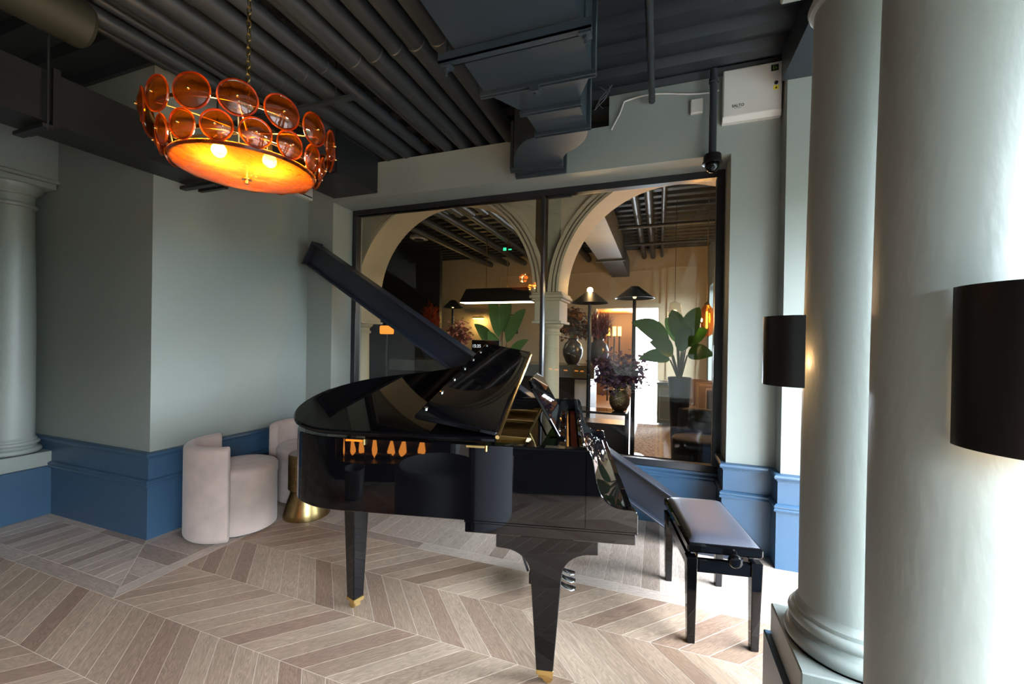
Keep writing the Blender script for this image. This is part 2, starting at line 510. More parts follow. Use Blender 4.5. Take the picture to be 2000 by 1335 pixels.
# ---------------------------------------------------------------- walls
b = MB(); b.box(-6.6, YA, 0, XB, 3.92, 3.32)
struct(b, 'wall_left', SAGE, smooth=0)
b = MB()
b.box(XB, YW, 0, -2.975, 3.55, 3.02)
b.box(-2.975, YW, 2.70, 0.444, 3.55, 3.02)
b.box(-0.38, YW, 3.02, 0.444, 3.55, 3.24)
b.box(0.444, YW, 0, 0.733, 3.92, 3.24)
b.box(0.733, 3.0, 0, 2.5, 3.92, 3.24)
b.box(-2.975, YF+0.02, 0, 0.444, 3.55, 0.43)
struct(b, 'wall_back', SAGE, smooth=0)
# facade with its window openings
b = MB()
def facade(b, y0, y1, wins, FX):
    b.box(FX, y0, 0, FX+0.21, y1, SILL)
    b.box(FX, y0, WTOP, FX+0.21, y1, 3.32)
    ys = [y0] + [v for wn in sorted(wins) for v in wn] + [y1]
    for i in range(0, len(ys), 2):
        b.box(FX, ys[i], SILL, FX+0.21, ys[i+1], WTOP)
facade(b, -3.4, 3.0, WINS, FAC)
struct(b, 'wall_right', SAGE, smooth=0)
b = MB(); b.box(0.70, -3.4, 3.06, 0.86, 3.0, 3.25)
struct(b, 'trim_1', NAVY, smooth=0)
b = MB(); b.box(-6.6, -1.60, 0, -0.92, -1.36, 3.32); b.box(-1.12, -3.5, 0, -0.92, -1.60, 3.32)
b.box(-0.92, -3.5, 0, 2.5, -3.3, 3.32)
struct(b, 'wall_front', SAGE, smooth=0)
b = MB(); b.box(-6.75, -3.5, 0, -6.6, 9.0, 3.32)
struct(b, 'wall_far_left', SAGE, smooth=0)

# blue dado, swept round the walls
def sweep(path, prof):
    b = MB(); n = len(path); vs = []; m = len(prof)
    def nrm(i):
        dx, dy = path[i+1][0]-path[i][0], path[i+1][1]-path[i][1]; d = math.hypot(dx, dy)
        return dy/d, -dx/d
    for i in range(n):
        if i == 0: o = nrm(0)
        elif i == n-1: o = nrm(n-2)
        else:
            a, c = nrm(i-1), nrm(i); k = 1 + a[0]*c[0] + a[1]*c[1]
            o = ((a[0]+c[0])/k, (a[1]+c[1])/k)
        for d, z in prof: vs.append((path[i][0]+o[0]*d, path[i][1]+o[1]*d, z))
    fs = []
    for i in range(n-1):
        for j in range(m-1): fs.append((i*m+j, (i+1)*m+j, (i+1)*m+j+1, i*m+j+1))
    fs.append(tuple(range(m))); fs.append(tuple((n-1)*m+j for j in range(m))[::-1])
    return b.add(vs, fs)
PROF = [(0, 0), (0.026, 0), (0.026, 0.358), (0.040, 0.362), (0.042, 0.372), (0.036, 0.380), (0.040, 0.386), (0.040, 0.396), (0.030, 0.404), (0.018, 0.408), (0.018, 0.545),
        (0.024, 0.548), (0.024, 0.556), (0.038, 0.562), (0.042, 0.574), (0.038, 0.586), (0.030, 0.590), (0, 0.592)]
PROF2 = [p for p in PROF[:10]] + [(0.018, 0.428), (0, 0.430)]
struct(sweep([(-6.6, YA), (XB, YA), (XB, YW), (-2.975, YW), (-2.975, YF)], PROF), 'baseboard_left', BLUE, smooth=20)
struct(sweep([(-2.975, YF+0.02), (0.444, YF+0.02)], PROF2), 'baseboard_back', BLUE, smooth=20)
struct(sweep([(0.444, YF), (0.444, YW), (0.733, YW), (0.733, 3.0), (2.30, 3.0)], PROF), 'baseboard_right', BLUE, smooth=20)

# ---------------------------------------------------------------- corrugated deck
b = MB()
vs = []; fs = []; y = -3.5; prof = []
while y < 9.0:
    for dy, dz in ((0, 0), (0.09, 0), (0.115, 0.055), (0.205, 0.055)): prof.append((y+dy, DECKZ+dz))
    y += 0.23
for px_ in (-6.75, 2.55):
    for a, z in prof: vs.append((px_, a, z))
n = len(prof)
for i in range(n-1): fs.append((i, i+1, n+i+1, n+i))
b.add(vs, fs)
b.box(-6.75, -3.5, 3.32, 2.55, 9.0, 3.36)
struct(b, 'ceiling', DECK, smooth=0)

# ---------------------------------------------------------------- interior window in the back wall
win = bpy.data.objects.new('window_1', None); link(win); win.location = (-2.975, YF, 0.43); win['kind'] = 'structure'
WX, WZ = 3.419, 2.27
b = MB(); b.box(0, 0, 0, WX, 0.07, 0.055); b.box(0, 0, WZ-0.055, WX, 0.07, WZ); b.box(0, 0, 0.055, 0.055, 0.07, WZ-0.055); b.box(WX-0.055, 0, 0.055, WX, 0.07, WZ-0.055)
b.build('window_frame', BLACKM, win, bevel=0.004)
b = MB(); b.box(0, 0, 0, 0.028, 0.06, WZ-0.11)
mu = b.build('mullion', BLACKM, win, bevel=0.003); mu.location = (2.005, 0.005, 0.055)
for xa, xb in ((0.055, 2.005), (2.033, WX-0.055)):
    b = MB(); b.add([(xa, 0.035, 0.055), (xb, 0.035, 0.055), (xb, 0.035, WZ-0.055), (xa, 0.035, WZ-0.055)], [(0, 1, 2, 3)])
    b.build('pane', GLASS, win, smooth=0)
b = MB(); b.box(2.06, 0.02, WZ-0.075, 2.26, 0.045, WZ-0.056)
b.build('vent_slot', BLACKM, win)

# facade windows: frames and panes
nw = 2
for a, c, FX in [w_ + (FAC,) for w_ in WINS] + [w_ + (FACF,) for w_ in FWINS]:
    o = bpy.data.objects.new('window_%d' % nw, None); link(o); o.location = (FX+0.13, a, SILL); o['kind'] = 'structure'; nw += 1
    L = c-a; H = WTOP-SILL
    b = MB(); b.box(0, 0, 0, 0.06, L, 0.06); b.box(0, 0, H-0.06, 0.06, L, H); b.box(0, 0, 0.06, 0.06, 0.06, H-0.06); b.box(0, L-0.06, 0.06, 0.06, L, H-0.06)
    b.build('window_frame', WHITE, o)
    b = MB(); b.box(0.01, L/2-0.02, 0.06, 0.05, L/2+0.02, H-0.06)
    b.build('mullion', WHITE, o)
    for ya, yb in (((0.06, L/2-0.02), (L/2+0.02, L-0.06)) if FX == FACF else ()):   # the tall sashes by the piano stand open
        b = MB(); b.add([(0.03, ya, 0.06), (0.03, yb, 0.06), (0.03, yb, H-0.06), (0.03, ya, H-0.06)], [(0, 1, 2, 3)])
        b.build('pane', GLASS, o, smooth=0)
# ground outside
b = MB(); b.box(1.2, 4.0, -0.4, 40, 40, -0.3); b.box(2.55, -30, -0.4, 40, 4.0, -0.3); b.box(-20, -30, -0.4, 2.55, -3.55, -0.3)
gm = mat('paving', (0.085, 0.088, 0.085), 0.9, var=0.2, vscale=2)
struct(b, 'ground', gm, smooth=0)
hg = MB(); rh = random.Random(5)  # unseen greenery, added to keep low sky off the upper and left walls
for k in range(60):
    y_ = -45+k*1.6; tall = -9 < y_ < -3.0; hg.sphere((10.5+rh.uniform(-0.4, 0.4), y_, (1.5 if tall else 0.9)+rh.uniform(-0.2, 0.2)), 1.5, 1.35, (2.3 if tall else 1.7)+rh.uniform(-0.2, 0.3), 12, 8)
for k in range(20):
    hg.sphere((-18+k*1.6, -14+rh.uniform(-0.4, 0.4), 0.9+rh.uniform(-0.2, 0.2)), 1.35, 1.5, 1.7+rh.uniform(-0.2, 0.3), 12, 8)
tag(hg.build('added_hedge', mat('added_hedge_green', (0.03, 0.05, 0.02), 0.9, var=0.5, vscale=8)), 'unseen dark greenery added outside the facade windows to block low sky', 'added_hedge')

# ---------------------------------------------------------------- arcade behind the glass
AY0, AY1, ZS, AR = 3.92, 4.29, 1.88, 1.06
COLX = [-3.42, -1.046]
CEN = [-4.607, -2.233, 0.141]
b = MB(); N = 40
for cx in CEN:
    for k in range(N):
        a0, a1 = PI*k/N, PI*(k+1)/N
        p = [(cx+AR*math.cos(a), ZS+AR*math.sin(a)) for a in (a0, a1)]
        x0, x1 = p[0][0], p[1][0]
        for y, rv in ((AY0, 1), (AY1, 0)):
            q = [(p[0][0], y, p[0][1]), (p[0][0], y, 3.25), (p[1][0], y, 3.25), (p[1][0], y, p[1][1])]
            b.add(q if rv else q[::-1], [(0, 1, 2, 3)])
        b.add([(p[0][0], AY0, p[0][1]), (p[1][0], AY0, p[1][1]), (p[1][0], AY1, p[1][1]), (p[0][0], AY1, p[0][1])], [(0, 1, 2, 3)])
for x0, x1 in ((-6.6, CEN[0]-AR), (CEN[0]+AR, CEN[1]-AR), (CEN[1]+AR, CEN[2]-AR)):
    b.box(x0, AY0, ZS, x1, AY1, 3.25)
b.box(-6.6, AY0, 0, CEN[0]-AR, AY1, ZS)
arc = struct(b, 'wall_arcade', CREAM, smooth=25, flip=False)
for cx in CEN[1:]:
    b = MB()
    for r0, r1, dp in ((0.0, 0.026, 0.060), (0.026, 0.040, 0.006), (0.040, 0.062, 0.048), (0.062, 0.076, 0.006), (0.076, 0.114, 0.036)):
        o_ = [(cx+(AR+r1)*math.cos(PI*k/64), ZS+(AR+r1)*math.sin(PI*k/64)) for k in range(65)]
        i_ = [(cx+(AR+r0)*math.cos(PI*k/64), ZS+(AR+r0)*math.sin(PI*k/64)) for k in range(65)]
        tmp = MB(); tmp.ring(o_, i_, AY0-dp, AY0)
        b.add([(p[0], p[2], p[1]) for p in tmp.v], tmp.f)
    b.build('archivolt', CREAM, arc, smooth=25)
for i, cx in enumerate(COLX):
    t = thing('arcade_column', ['slender cream column half hidden at the left edge of the window', 'slender cream column carrying both arches behind the window mullion'][i], 'column', (cx, (AY0+AY1)/2, 0), group='columns of the arcade')
    b = MB(); b.box(-0.127, -0.185, 1.60, 0.127, 0.185, 1.80); b.build('impost_block', CREAM, t, bevel=0.004)
    b = MB(); b.box(-0.15, -0.21, 1.80, 0.15, 0.21, 1.825); b.box(-0.17, -0.23, 1.825, 0.17, 0.23, 1.855); b.box(-0.155, -0.215, 1.855, 0.155, 0.215, 1.88); b.build('cornice', CREAM, t, bevel=0.006)
    b = MB(); b.box(-0.15, -0.20, 1.575, 0.15, 0.20, 1.60); b.build('abacus', CREAM, t, bevel=0.004)
    b = MB(); b.lathe([(0.10, 1.46), (0.105, 1.475), (0.10, 1.49), (0.088, 1.495), (0.088, 1.525), (0.115, 1.545), (0.125, 1.56), (0.125, 1.575)], 28); b.build('capital', CREAM, t)
    b = MB(); b.lathe([(0.092, 0.16), (0.094, 0.6), (0.088, 1.1), (0.082, 1.46)], 28); b.build('shaft', CREAM, t)
    b = MB(); b.box(-0.15, -0.15, 0, 0.15, 0.15, 0.08); b.lathe([(0.14, 0.08), (0.145, 0.10), (0.13, 0.12), (0.11, 0.13), (0.115, 0.145), (0.1, 0.16)], 28); b.build('base', CREAM, t)

# ---------------------------------------------------------------- far room shell
FY = 8.6
fl2 = mat('far_floor_boards', (0.30, 0.26, 0.22), 0.4, var=0.25, vscale=6, stretch=(8, 1, 1))
b = MB(); b.box(-6.6, 3.55, -0.1, 1.11, 14.0, 0.0)
struct(b, 'floor_far', fl2, smooth=0)
b = MB()
DX0, DX1, DZ = -1.23, -0.02, 2.09
b.box(-6.6, FY, 0, DX0, FY+0.2, 3.3); b.box(DX1, FY, 0, 1.11, FY+0.2, 3.3); b.box(DX0, FY, DZ, DX1, FY+0.2, 3.3)
struct(b, 'wall_far', CREAM, smooth=0)
b = MB(); b.box(-6.6, 7.5, 0, -4.3, 7.6, 3.3)
struct(b, 'wall_bar', NAVY, smooth=0)
b = MB()
def frame(b, x0, z0, x1, z1, y, t=0.03, d=0.02):
    b.box(x0, y-d, z0, x1, y, z0+t); b.box(x0, y-d, z1-t, x1, y, z1); b.box(x0, y-d, z0+t, x0+t, y, z1-t); b.box(x1-t, y-d, z0+t, x1, y, z1-t)
frame(b, -1.95, 2.25, -0.1, 2.85, FY); frame(b, 0.02, 0.7, 0.08, 2.9, FY); frame(b, 0.14, 0.7, 0.7, 2.9, FY); frame(b, -3.4, 0.7, -2.1, 2.85, FY)
struct(b, 'trim_2', CREAM, smooth=0)
b = MB(); b.box(DX0-0.09, FY-0.03, 0, DX0, FY+0.02, DZ+0.09); b.box(DX1, FY-0.03, 0, DX1+0.05, FY+0.02, DZ+0.09); b.box(DX0, FY-0.03, DZ, DX1, FY+0.02, DZ+0.09)
struct(b, 'door_1', CREAM, smooth=0)
struct(sweep([(-6.6, FY), (DX0-0.09, FY)], PROF), 'baseboard_far', BLUE, smooth=20)
struct(sweep([(DX1+0.05, FY), (0.86, FY)], PROF), 'baseboard_far_right', BLUE, smooth=20)
b = MB(); facade(b, 3.92, 9.0, FWINS, FACF)
struct(b, 'wall_far_right', SAGE, smooth=0)
# room beyond the doorway, open to daylight at its far end
ORANGEP = mat('terracotta_ceiling', (0.50, 0.20, 0.06), 0.6)
b = MB(); b.box(-2.6, FY+0.2, 2.14, 1.4, 14.0, 2.25); struct(b, 'ceiling_beyond', ORANGEP, smooth=0)
b = MB(); b.box(-2.7, FY+0.2, 0, -2.6, 14.0, 2.5); b.box(1.4, FY+0.2, 0, 1.5, 14.0, 2.5); b.box(-2.6, 11.0, 0, -0.62, 11.06, 2.5); struct(b, 'wall_beyond', mat('dark_screen', (0.10, 0.06, 0.035), 0.5), smooth=0)
portal_l = bpy.data.lights.new('window_portal', 'AREA'); portal_l.shape = 'RECTANGLE'; portal_l.size = 2.1; portal_l.size_y = 2.1; portal_l.cycles.is_portal = True
po = bpy.data.objects.new('window_portal', portal_l); link(po); po.location = (0.32, 13.98, 1.07); po.rotation_euler = (R(-90), 0, 0)

# ================================================================== COLUMNS
def big_column(x, y, label, ped, capital=True, plinth=0.165, dz=0.075):
    t = thing('column', label, 'column', (x, y, 0), group='large sage columns')
    b = MB(); b.box(-plinth-0.018, -ped[0], 0, plinth+0.018, ped[1], 0.375)
    b.build('pedestal', BLUE, t, bevel=0.004)
    b = MB(); b.box(-plinth, -plinth, 0.375, plinth, plinth, 0.485)
    b.build('plinth', SAGEC, t, bevel=0.004)
    b = MB(); pr = [(0.155, 0.485)]
    for k in range(9):
        a = -PI/2 + PI*k/8; pr.append((0.140+0.022*math.cos(a), 0.507+0.022*math.sin(a)))
    pr += [(0.138, 0.532), (0.132, 0.540), (0.134, 0.548)]
    for k in range(9):
        a = -PI/2 + PI*k/8; pr.append((0.136+0.016*math.cos(a), 0.564+0.016*math.sin(a)))
    pr += [(0.136, 0.583), (0.136, 0.592), (0.128, 0.600), (0.125, 0.612)]
    b.lathe(pr, 56); b.build('base_mouldings', SAGEC, t)
    b = MB(); b.lathe([(0.125, 0.612), (0.1255, 1.0), (0.124, 1.4), (0.120, 1.8), (0.115, 2.15), (0.111, 2.36+dz)], 56, cap=False); b.build('shaft', SAGEC, t)
    if capital:
        b = MB(); b.lathe([(0.111, 2.36), (0.124, 2.366), (0.128, 2.378), (0.124, 2.39), (0.113, 2.395), (0.113, 2.45), (0.122, 2.455), (0.122, 2.465), (0.150, 2.50), (0.158, 2.52), (0.158, 2.53)], 48, c=(0, 0, dz))
        b.build('capital', SAGEC, t)
        b = MB(); b.box(-0.17, -0.17, 2.53+dz, 0.17, 0.17, 2.575+dz); b.box(-0.19, -0.19, 2.575+dz, 0.19, 0.19, 2.60+dz); b.build('abacus', SAGEC, t, bevel=0.005)
    return t
big_column(0.555, 1.522, 'sage column with moulded base and plinth standing beside the piano bench', (0.183, 0.183))
big_column(0.555, 1.075, 'large sage column nearest the camera, filling the right edge', (0.183, 0.183))
big_column(-4.605, 1.640, 'sage column on a blue pedestal at the left edge of the room', (0.183, 0.175), plinth=0.165, dz=-0.02)
b = MB(); b.box(0.42, -3.3, 2.675, 0.69, 1.68, 3.06); struct(b, 'trim_3', SAGE, smooth=0)
b = MB(); b.box(-5.6, 1.49, 2.58, -4.44, 1.817, 3.2); struct(b, 'trim_4', SAGE, smooth=0)

# ================================================================== SCONCES
def sconce(x, y, label, wall, rr=0.092, hh=0.222, z0=1.27, rot=0.0):
    t = thing('wall_sconce', label, 'sconce', (x, y, z0), rot, group='black half-drum sconces')
    b = MB(); n = 40; pts = []
    for k in range(n+1):
        a = PI/2 + PI*k/n; pts.append((rr*math.cos(a), rr*math.sin(a)))
    inn = [(0.97*p[0], 0.97*p[1]) for p in pts]
    b.ring(pts, inn, 0, hh); b.build('shade', BLACKS, t)
    b = MB(); b.box(-0.004, -0.02, 0.09, wall, 0.02, 0.13); b.box(-0.06, -0.008, 0.10, 0.0, 0.008, 0.116); b.build('bracket', BLACKS, t)
    b = MB(); b.sphere((-0.05, 0, 0.105), 0.018); b.build('bulb', emis('sconce_bulb', (1.0, 0.55, 0.2), 30), t)
    l = bpy.data.lights.new('sconce_light', 'POINT'); l.energy = 1.3; l.color = (1.0, 0.58, 0.26); l.shadow_soft_size = 0.02
    lo = bpy.data.objects.new('sconce_light', l); link(lo, t); lo.location = (-0.055, 0, 0.075)
sconce(0.418, 1.560, 'smaller looking black half-drum sconce, half hidden behind the column by the bench', 0.03)
sconce(0.603, 0.943, 'large looking black half-drum sconce cut off by the right edge', 0.03, 0.108, 0.280, 1.228, R(80))

# ================================================================== DUCTS
def duct_seg(b, A, Bq):
    """A and B: (x0,x1,y,z0,z1) cross-sections"""
    b.hexa([(A[0], A[2], A[3]), (A[1], A[2], A[3]), (Bq[1], Bq[2], Bq[3]), (Bq[0], Bq[2], Bq[3]),
            (A[0], A[2], A[4]), (A[1], A[2], A[4]), (Bq[1], Bq[2], Bq[4]), (Bq[0], Bq[2], Bq[4])])
dt = thing('air_duct', 'broad slate rectangular duct running across the ceiling to the back wall', 'duct', (-0.6, 1.6, 2.70))
def rel(s): return (s[0]+0.6, s[1]+0.6, s[2]-1.6, s[3]-2.70, s[4]-2.70)
Z0, Z1 = 2.70, 3.06
secs = [(-0.885, -0.326, -3.2, Z0, Z1), (-0.885, -0.326, 1.985, Z0, Z1), (-0.745, -0.437, 2.215, Z0, Z1-0.02), (-0.735, -0.428, 2.475, Z0, Z1-0.02)]
for i in range(3):
    b = MB(); duct_seg(b, rel(secs[i]), rel(secs[i+1])); b.build('duct_section', DUCT, dt, smooth=0)
# S-bend to the wall
def bend(pts, h0, h1, name):
    b = MB(); n = len(pts)
    vs = []
    for (l, r) in pts:
        for p in (l, r):
            for z in (h0, h1): vs.append((p[0]+0.6, p[1]-1.6, z-2.70))
    fs = []
    for i in range(n-1):
        a = i*4; c = a+4
        fs += [(a, a+2, c+2, c), (a+1, c+1, c+3, a+3), (a, c, c+1, a+1), (a+2, a+3, c+3, c+2)]
    fs += [(0, 1, 3, 2), (4*n-4, 4*n-2, 4*n-1, 4*n-3)]
    b.add(vs, fs); return b.build(name, DUCT, dt, smooth=30)
pts = []
for k in range(9):
    t_ = k/8*R(62)
    cxp, cyp = -0.775, 2.475
    ri, ro = 0.04, 0.347
    pts.append(((cxp+ri*math.cos(t_), cyp+ri*math.sin(t_)), (cxp+ro*math.cos(t_), cyp+ro*math.sin(t_))))
bend(pts, Z0, Z1-0.02, 'duct_elbow')
l0, r0 = pts[-1]
pts2 = []
for k in range(9):
    f = k/8
    ll = (l0[0]+(-1.06-l0[0])*f**0.7, l0[1]+(2.93-l0[1])*f**1.5)
    rr = (r0[0]+(-0.70-r0[0])*f, r0[1]+(2.93-r0[1])*f**1.2)
    pts2.append((ll, rr))
bend(pts2, Z0, Z1-0.03, 'duct_elbow')
bend([((-1.06, 2.93), (-0.70, 2.93)), ((-1.06, 3.13), (-0.70, 3.13))], Z0, Z1-0.03, 'duct_section')
def flange(x0, x1, y, z0=Z0, z1=Z1, t=0.022, d=0.016):
    b = MB()
    b.box(x0-t, y-d, z0-t, x1+t, y+d, z0); b.box(x0-t, y-d, z0, x0, y+d, z1); b.box(x1, y-d, z0, x1+t, y+d, z1)
    b.box(x0-t, y-0.003, z0-t-0.008, x1+t, y+0.003, z0-t)
    for v in range(len(b.v)): b.v[v] = (b.v[v][0]+0.6, b.v[v][1]-1.6, b.v[v][2]-2.70)
    b.build('flange', DUCT, dt, bevel=0.002)
flange(-0.885, -0.326, 1.985); flange(-0.745, -0.437, 2.215); flange(-0.735, -0.428, 2.475); flange(-1.06, -0.70, 2.93); flange(-1.06, -0.70, 3.05)
b = MB(); b.box(-0.025, -0.02, -0.05, 0.025, 0.02, -0.02); b.cyl((0, 0, -0.06), (0, 0, -0.015), 0.007, n=8)
cl = b.build('flange_clamp', DUCT, dt); cl.location = (-0.01, 0.385, 0.0)
# strut hanger under the duct
b = MB(); b.box(-0.965, 1.635, 2.652, -0.275, 1.675, 2.660); b.box(-0.965, 1.635, 2.652, -0.275, 1.640, 2.694); b.box(-0.965, 1.670, 2.652, -0.275, 1.675, 2.694)
tag(b.build('strut_channel', DUCT, smooth=0), 'steel strut channel slung under the broad slate duct', 'bracket')
for i, x in enumerate((-0.93, -0.30)):
    b = MB(); b.cyl((x, 1.655, 2.60), (x, 1.655, 3.25), 0.006, n=8); b.box(x-0.025, 1.632, 2.632, x+0.025, 1.678, 2.645); b.cyl((x, 1.655, 2.618), (x, 1.655, 2.632), 0.012, n=6)
    tag(b.build('threaded_rod', DUCT), ['threaded hanger rod at the pipe side of the strut channel', 'threaded hanger rod at the window side of the strut channel'][i], 'hanger rod')
# left duct along the return wall
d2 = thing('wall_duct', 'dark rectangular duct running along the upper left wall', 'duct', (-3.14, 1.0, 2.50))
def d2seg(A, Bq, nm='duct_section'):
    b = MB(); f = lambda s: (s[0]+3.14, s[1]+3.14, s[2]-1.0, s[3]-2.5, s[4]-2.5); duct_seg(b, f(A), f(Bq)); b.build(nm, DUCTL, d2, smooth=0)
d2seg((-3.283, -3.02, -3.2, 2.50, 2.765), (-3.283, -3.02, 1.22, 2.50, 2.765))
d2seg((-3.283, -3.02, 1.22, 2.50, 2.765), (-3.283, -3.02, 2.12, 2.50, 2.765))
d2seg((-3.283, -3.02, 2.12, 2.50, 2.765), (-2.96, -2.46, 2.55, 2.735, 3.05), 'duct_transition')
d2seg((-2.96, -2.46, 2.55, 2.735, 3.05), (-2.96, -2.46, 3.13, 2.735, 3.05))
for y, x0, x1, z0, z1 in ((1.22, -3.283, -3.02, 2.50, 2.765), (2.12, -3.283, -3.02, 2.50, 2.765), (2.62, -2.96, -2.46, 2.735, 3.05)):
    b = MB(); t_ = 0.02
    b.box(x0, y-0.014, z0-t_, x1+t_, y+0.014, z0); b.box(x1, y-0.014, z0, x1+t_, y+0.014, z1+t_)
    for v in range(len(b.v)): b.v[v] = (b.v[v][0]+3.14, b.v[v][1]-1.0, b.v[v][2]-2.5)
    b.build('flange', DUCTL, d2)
b = MB(); b.box(-3.27, 1.16, 2.455, -2.98, 1.20, 2.475); b.cyl((-2.985, 1.18, 2.44), (-2.985, 1.18, 3.25), 0.006, n=8)
tag(b.build('duct_hanger', DUCTL), 'rod and strut hanger around the left wall duct', 'bracket')
b = MB(); b.box(-3.283, 1.98, 2.455, -2.90, 2.02, 2.478); b.cyl((-2.93, 2.0, 2.44), (-2.93, 2.0, 3.25), 0.006, n=8)
tag(b.build('duct_hanger', DUCTL), 'rod and strut hanger at the wall corner below the chandelier', 'bracket')

# ================================================================== CEILING PIPES
ORD = ['first', 'second', 'third', 'fourth', 'fifth', 'sixth', 'seventh', 'eighth', 'ninth', 'tenth', 'eleventh', 'twelfth', 'thirteenth', 'fourteenth', 'fifteenth', 'sixteenth']
PX = [(-1.170, .062), (-1.315, .056), (-1.455, .048), (-1.600, .058), (-1.750, .058), (-1.850, .030), (-1.985, .046), (-2.155, .062), (-2.345, .062), (-2.515, .055), (-2.640, .024), (-2.715, .024), (-2.815, .045), (-2.905, .022), (-2.965, .022)]
for i, (x, r) in enumerate(PX):
    b = MB(); z = 3.075 if r > 0.04 else 3.10
    b.cyl((0, -4.2, 0), (0, 3.9, 0), r, n=20)
    t = b.build('ceiling_pipe', PIPE, loc=(x, 1.0, z))
    tag(t, 'navy ceiling pipe, %s one counted leftwards from the broad duct' % ORD[i], 'pipe', 'parallel ceiling pipes')
    if r > 0.04:
        for yy in (0.9 + 0.15*(i % 4), 2.0):
            b = MB(); b.lathe([(r, -0.02), (r+0.005, -0.016), (r+0.005, 0.016), (r, 0.02)], 20, M=Matrix.Translation((0, yy-1.0, 0)) @ Matrix.Rotation(R(90), 4, 'X'))
            b.build('coupling', PIPE, t)
b = MB(); b.lathe([(0.0, 0), (0.10, 0.0), (0.115, 0.02), (0.115, 2.5)], 24, M=Matrix.Translation((0, 0, 0)) @ Matrix.Rotation(R(90), 4, 'X'))
tag(b.build('insulated_duct', OLIVE, loc=(-2.85, 1.27, 3.0)), 'thick olive insulated pipe end in the upper left corner', 'pipe')
# hanger strut under the pipes
b = MB(); b.box(-3.0, 2.15, 2.965, -1.9, 2.19, 2.985)
tag(b.build('strut_channel', PIPE, smooth=0), 'dark strut channel under the pipes behind the chandelier', 'bracket')
b = MB(); b.cyl((-2.22+0.17, 2.17, 2.93), (-2.22+0.17, 2.17, 3.25), 0.006, n=8)
tag(b.build('threaded_rod', PIPE), 'thin hanger rod among the pipes right of the chandelier', 'hanger rod')
# small pipe right of the duct and cctv camera
b = MB(); b.cyl((0, 2.6-1.0, 0), (0, -4.0, 0), 0.022, n=16)
tag(b.build('conduit_pipe', PIPE, loc=(-0.075, 1.5, 3.13)), 'slim slate pipe crossing the deck right of the broad duct', 'pipe')
t = thing('security_camera', 'black dome camera hanging on a slate pipe beside the white box', 'camera', (0.318, 3.05, 2.54))
b = MB(); b.cyl((0, 0, 0.12), (0, 0, 0.70), 0.024, n=20); b.build('drop_pipe', PIPE, t)
b = MB(); b.cyl((0, 0, 0.615), (0, 0, 0.64), 0.030, n=20); b.build('collar', PIPE, t)
b = MB(); b.lathe([(0.03, 0.135), (0.052, 0.13), (0.056, 0.12), (0.056, 0.085), (0.062, 0.08), (0.062, 0.07), (0.05, 0.065)], 28); b.build('housing', BLACKS, t)
b = MB(); b.sphere((0, -0.01, 0.065), 0.048, 0.048, 0.06, 24, 12); b.build('dome', BLACKG, t)
b = MB(); b.cyl((0, -0.045, 0.032), (0, -0.06, 0.02), 0.013, n=14); b.build('lens', BLACKG, t)

# white control box with its lettering and stickers
t = thing('control_box', 'white access control box mounted high on the pier', 'control box', (0.552, YW, 2.895))
b = MB(); b.box(-0.172, -0.055, 0.03, 0.172, 0, 0.345); b.build('lid', WHITEP, t, bevel=0.006)
b = MB(); b.prism([(0.0, 0.03), (-0.055, 0.03), (-0.035, 0.0), (0.0, 0.0)], -0.172, 0.172, 'x'); b.build('bottom_edge', WHITEP, t)
STK = mat('sticker_black', (0.01, 0.02, 0.012), 0.4); STY = mat('sticker_yellow', (0.75, 0.62, 0.02), 0.5)
b = MB(); b.box(0.108, -0.0565, 0.285, 0.15, -0.055, 0.325); b.build('black_sticker', STK, t, smooth=0)
b = MB(); b.add([(0.118, -0.0572, 0.292), (0.124, -0.0572, 0.292), (0.124, -0.0572, 0.318), (0.118, -0.0572, 0.318), (0.131, -0.0572, 0.296), (0.141, -0.0572, 0.302), (0.131, -0.0572, 0.312)], [(0, 1, 2, 3), (4, 5, 6)]); b.build('sticker_mark', mat('sticker_green', (0.2, 0.35, 0.1), 0.5), t, smooth=0)
b = MB(); b.cyl((0.137, -0.054, 0.205), (0.137, -0.062, 0.205), 0.011, n=16); b.build('lock', BLACKM, t)
b = MB(); b.box(0.122, -0.0565, 0.163, 0.152, -0.055, 0.188); b.build('yellow_sticker', STY, t, smooth=0)
b = MB(); b.add([(0.130, -0.0572, 0.168), (0.144, -0.0572, 0.168), (0.137, -0.0572, 0.184)], [(0, 1, 2)]); b.build('warning_triangle', STK, t, smooth=0)
def text(s, size, m, parent, loc, rot=(R(90), 0, 0), name='lettering', bold=0.0):
    cu = bpy.data.curves.new('txt', 'FONT'); cu.body = s; cu.size = size; cu.offset = bold; cu.extrude = 0.0004
    tmp = bpy.data.objects.new('txt', cu); C.objects.link(tmp)
    dg = bpy.context.evaluated_depsgraph_get(); dg.update()
    me = bpy.data.meshes.new_from_object(tmp.evaluated_get(dg))
    bpy.data.objects.remove(tmp)
    me.materials.clear(); me.materials.append(m)
    o = bpy.data.objects.new(name, me); link(o, parent); o.location = loc; o.rotation_euler = rot
    return o
text('SALTO', 0.024, STK, t, (-0.118, -0.0556, 0.090), bold=0.0006)
text('inspired access', 0.0075, STK, t, (-0.106, -0.0556, 0.080))
t = thing('junction_box', 'small white junction box left of the camera pipe', 'junction box', (0.215, YW, 3.0))
b = MB(); b.box(-0.035, -0.03, 0, 0.045, 0, 0.10); b.build('cover', WHITEP, t, bevel=0.005)
b = MB(); b.cyl((-0.02, -0.03, 0.05), (-0.02, -0.034, 0.05), 0.005, n=10); b.build('screw', WHITEP, t)
cab = []
for k in range(25):
    f = k/24; cab.append((-0.36+0.72*f, YW-0.015, 3.15+0.035*math.sin(f*5)+0.02*f if k > 2 else 2.98+0.055*k))
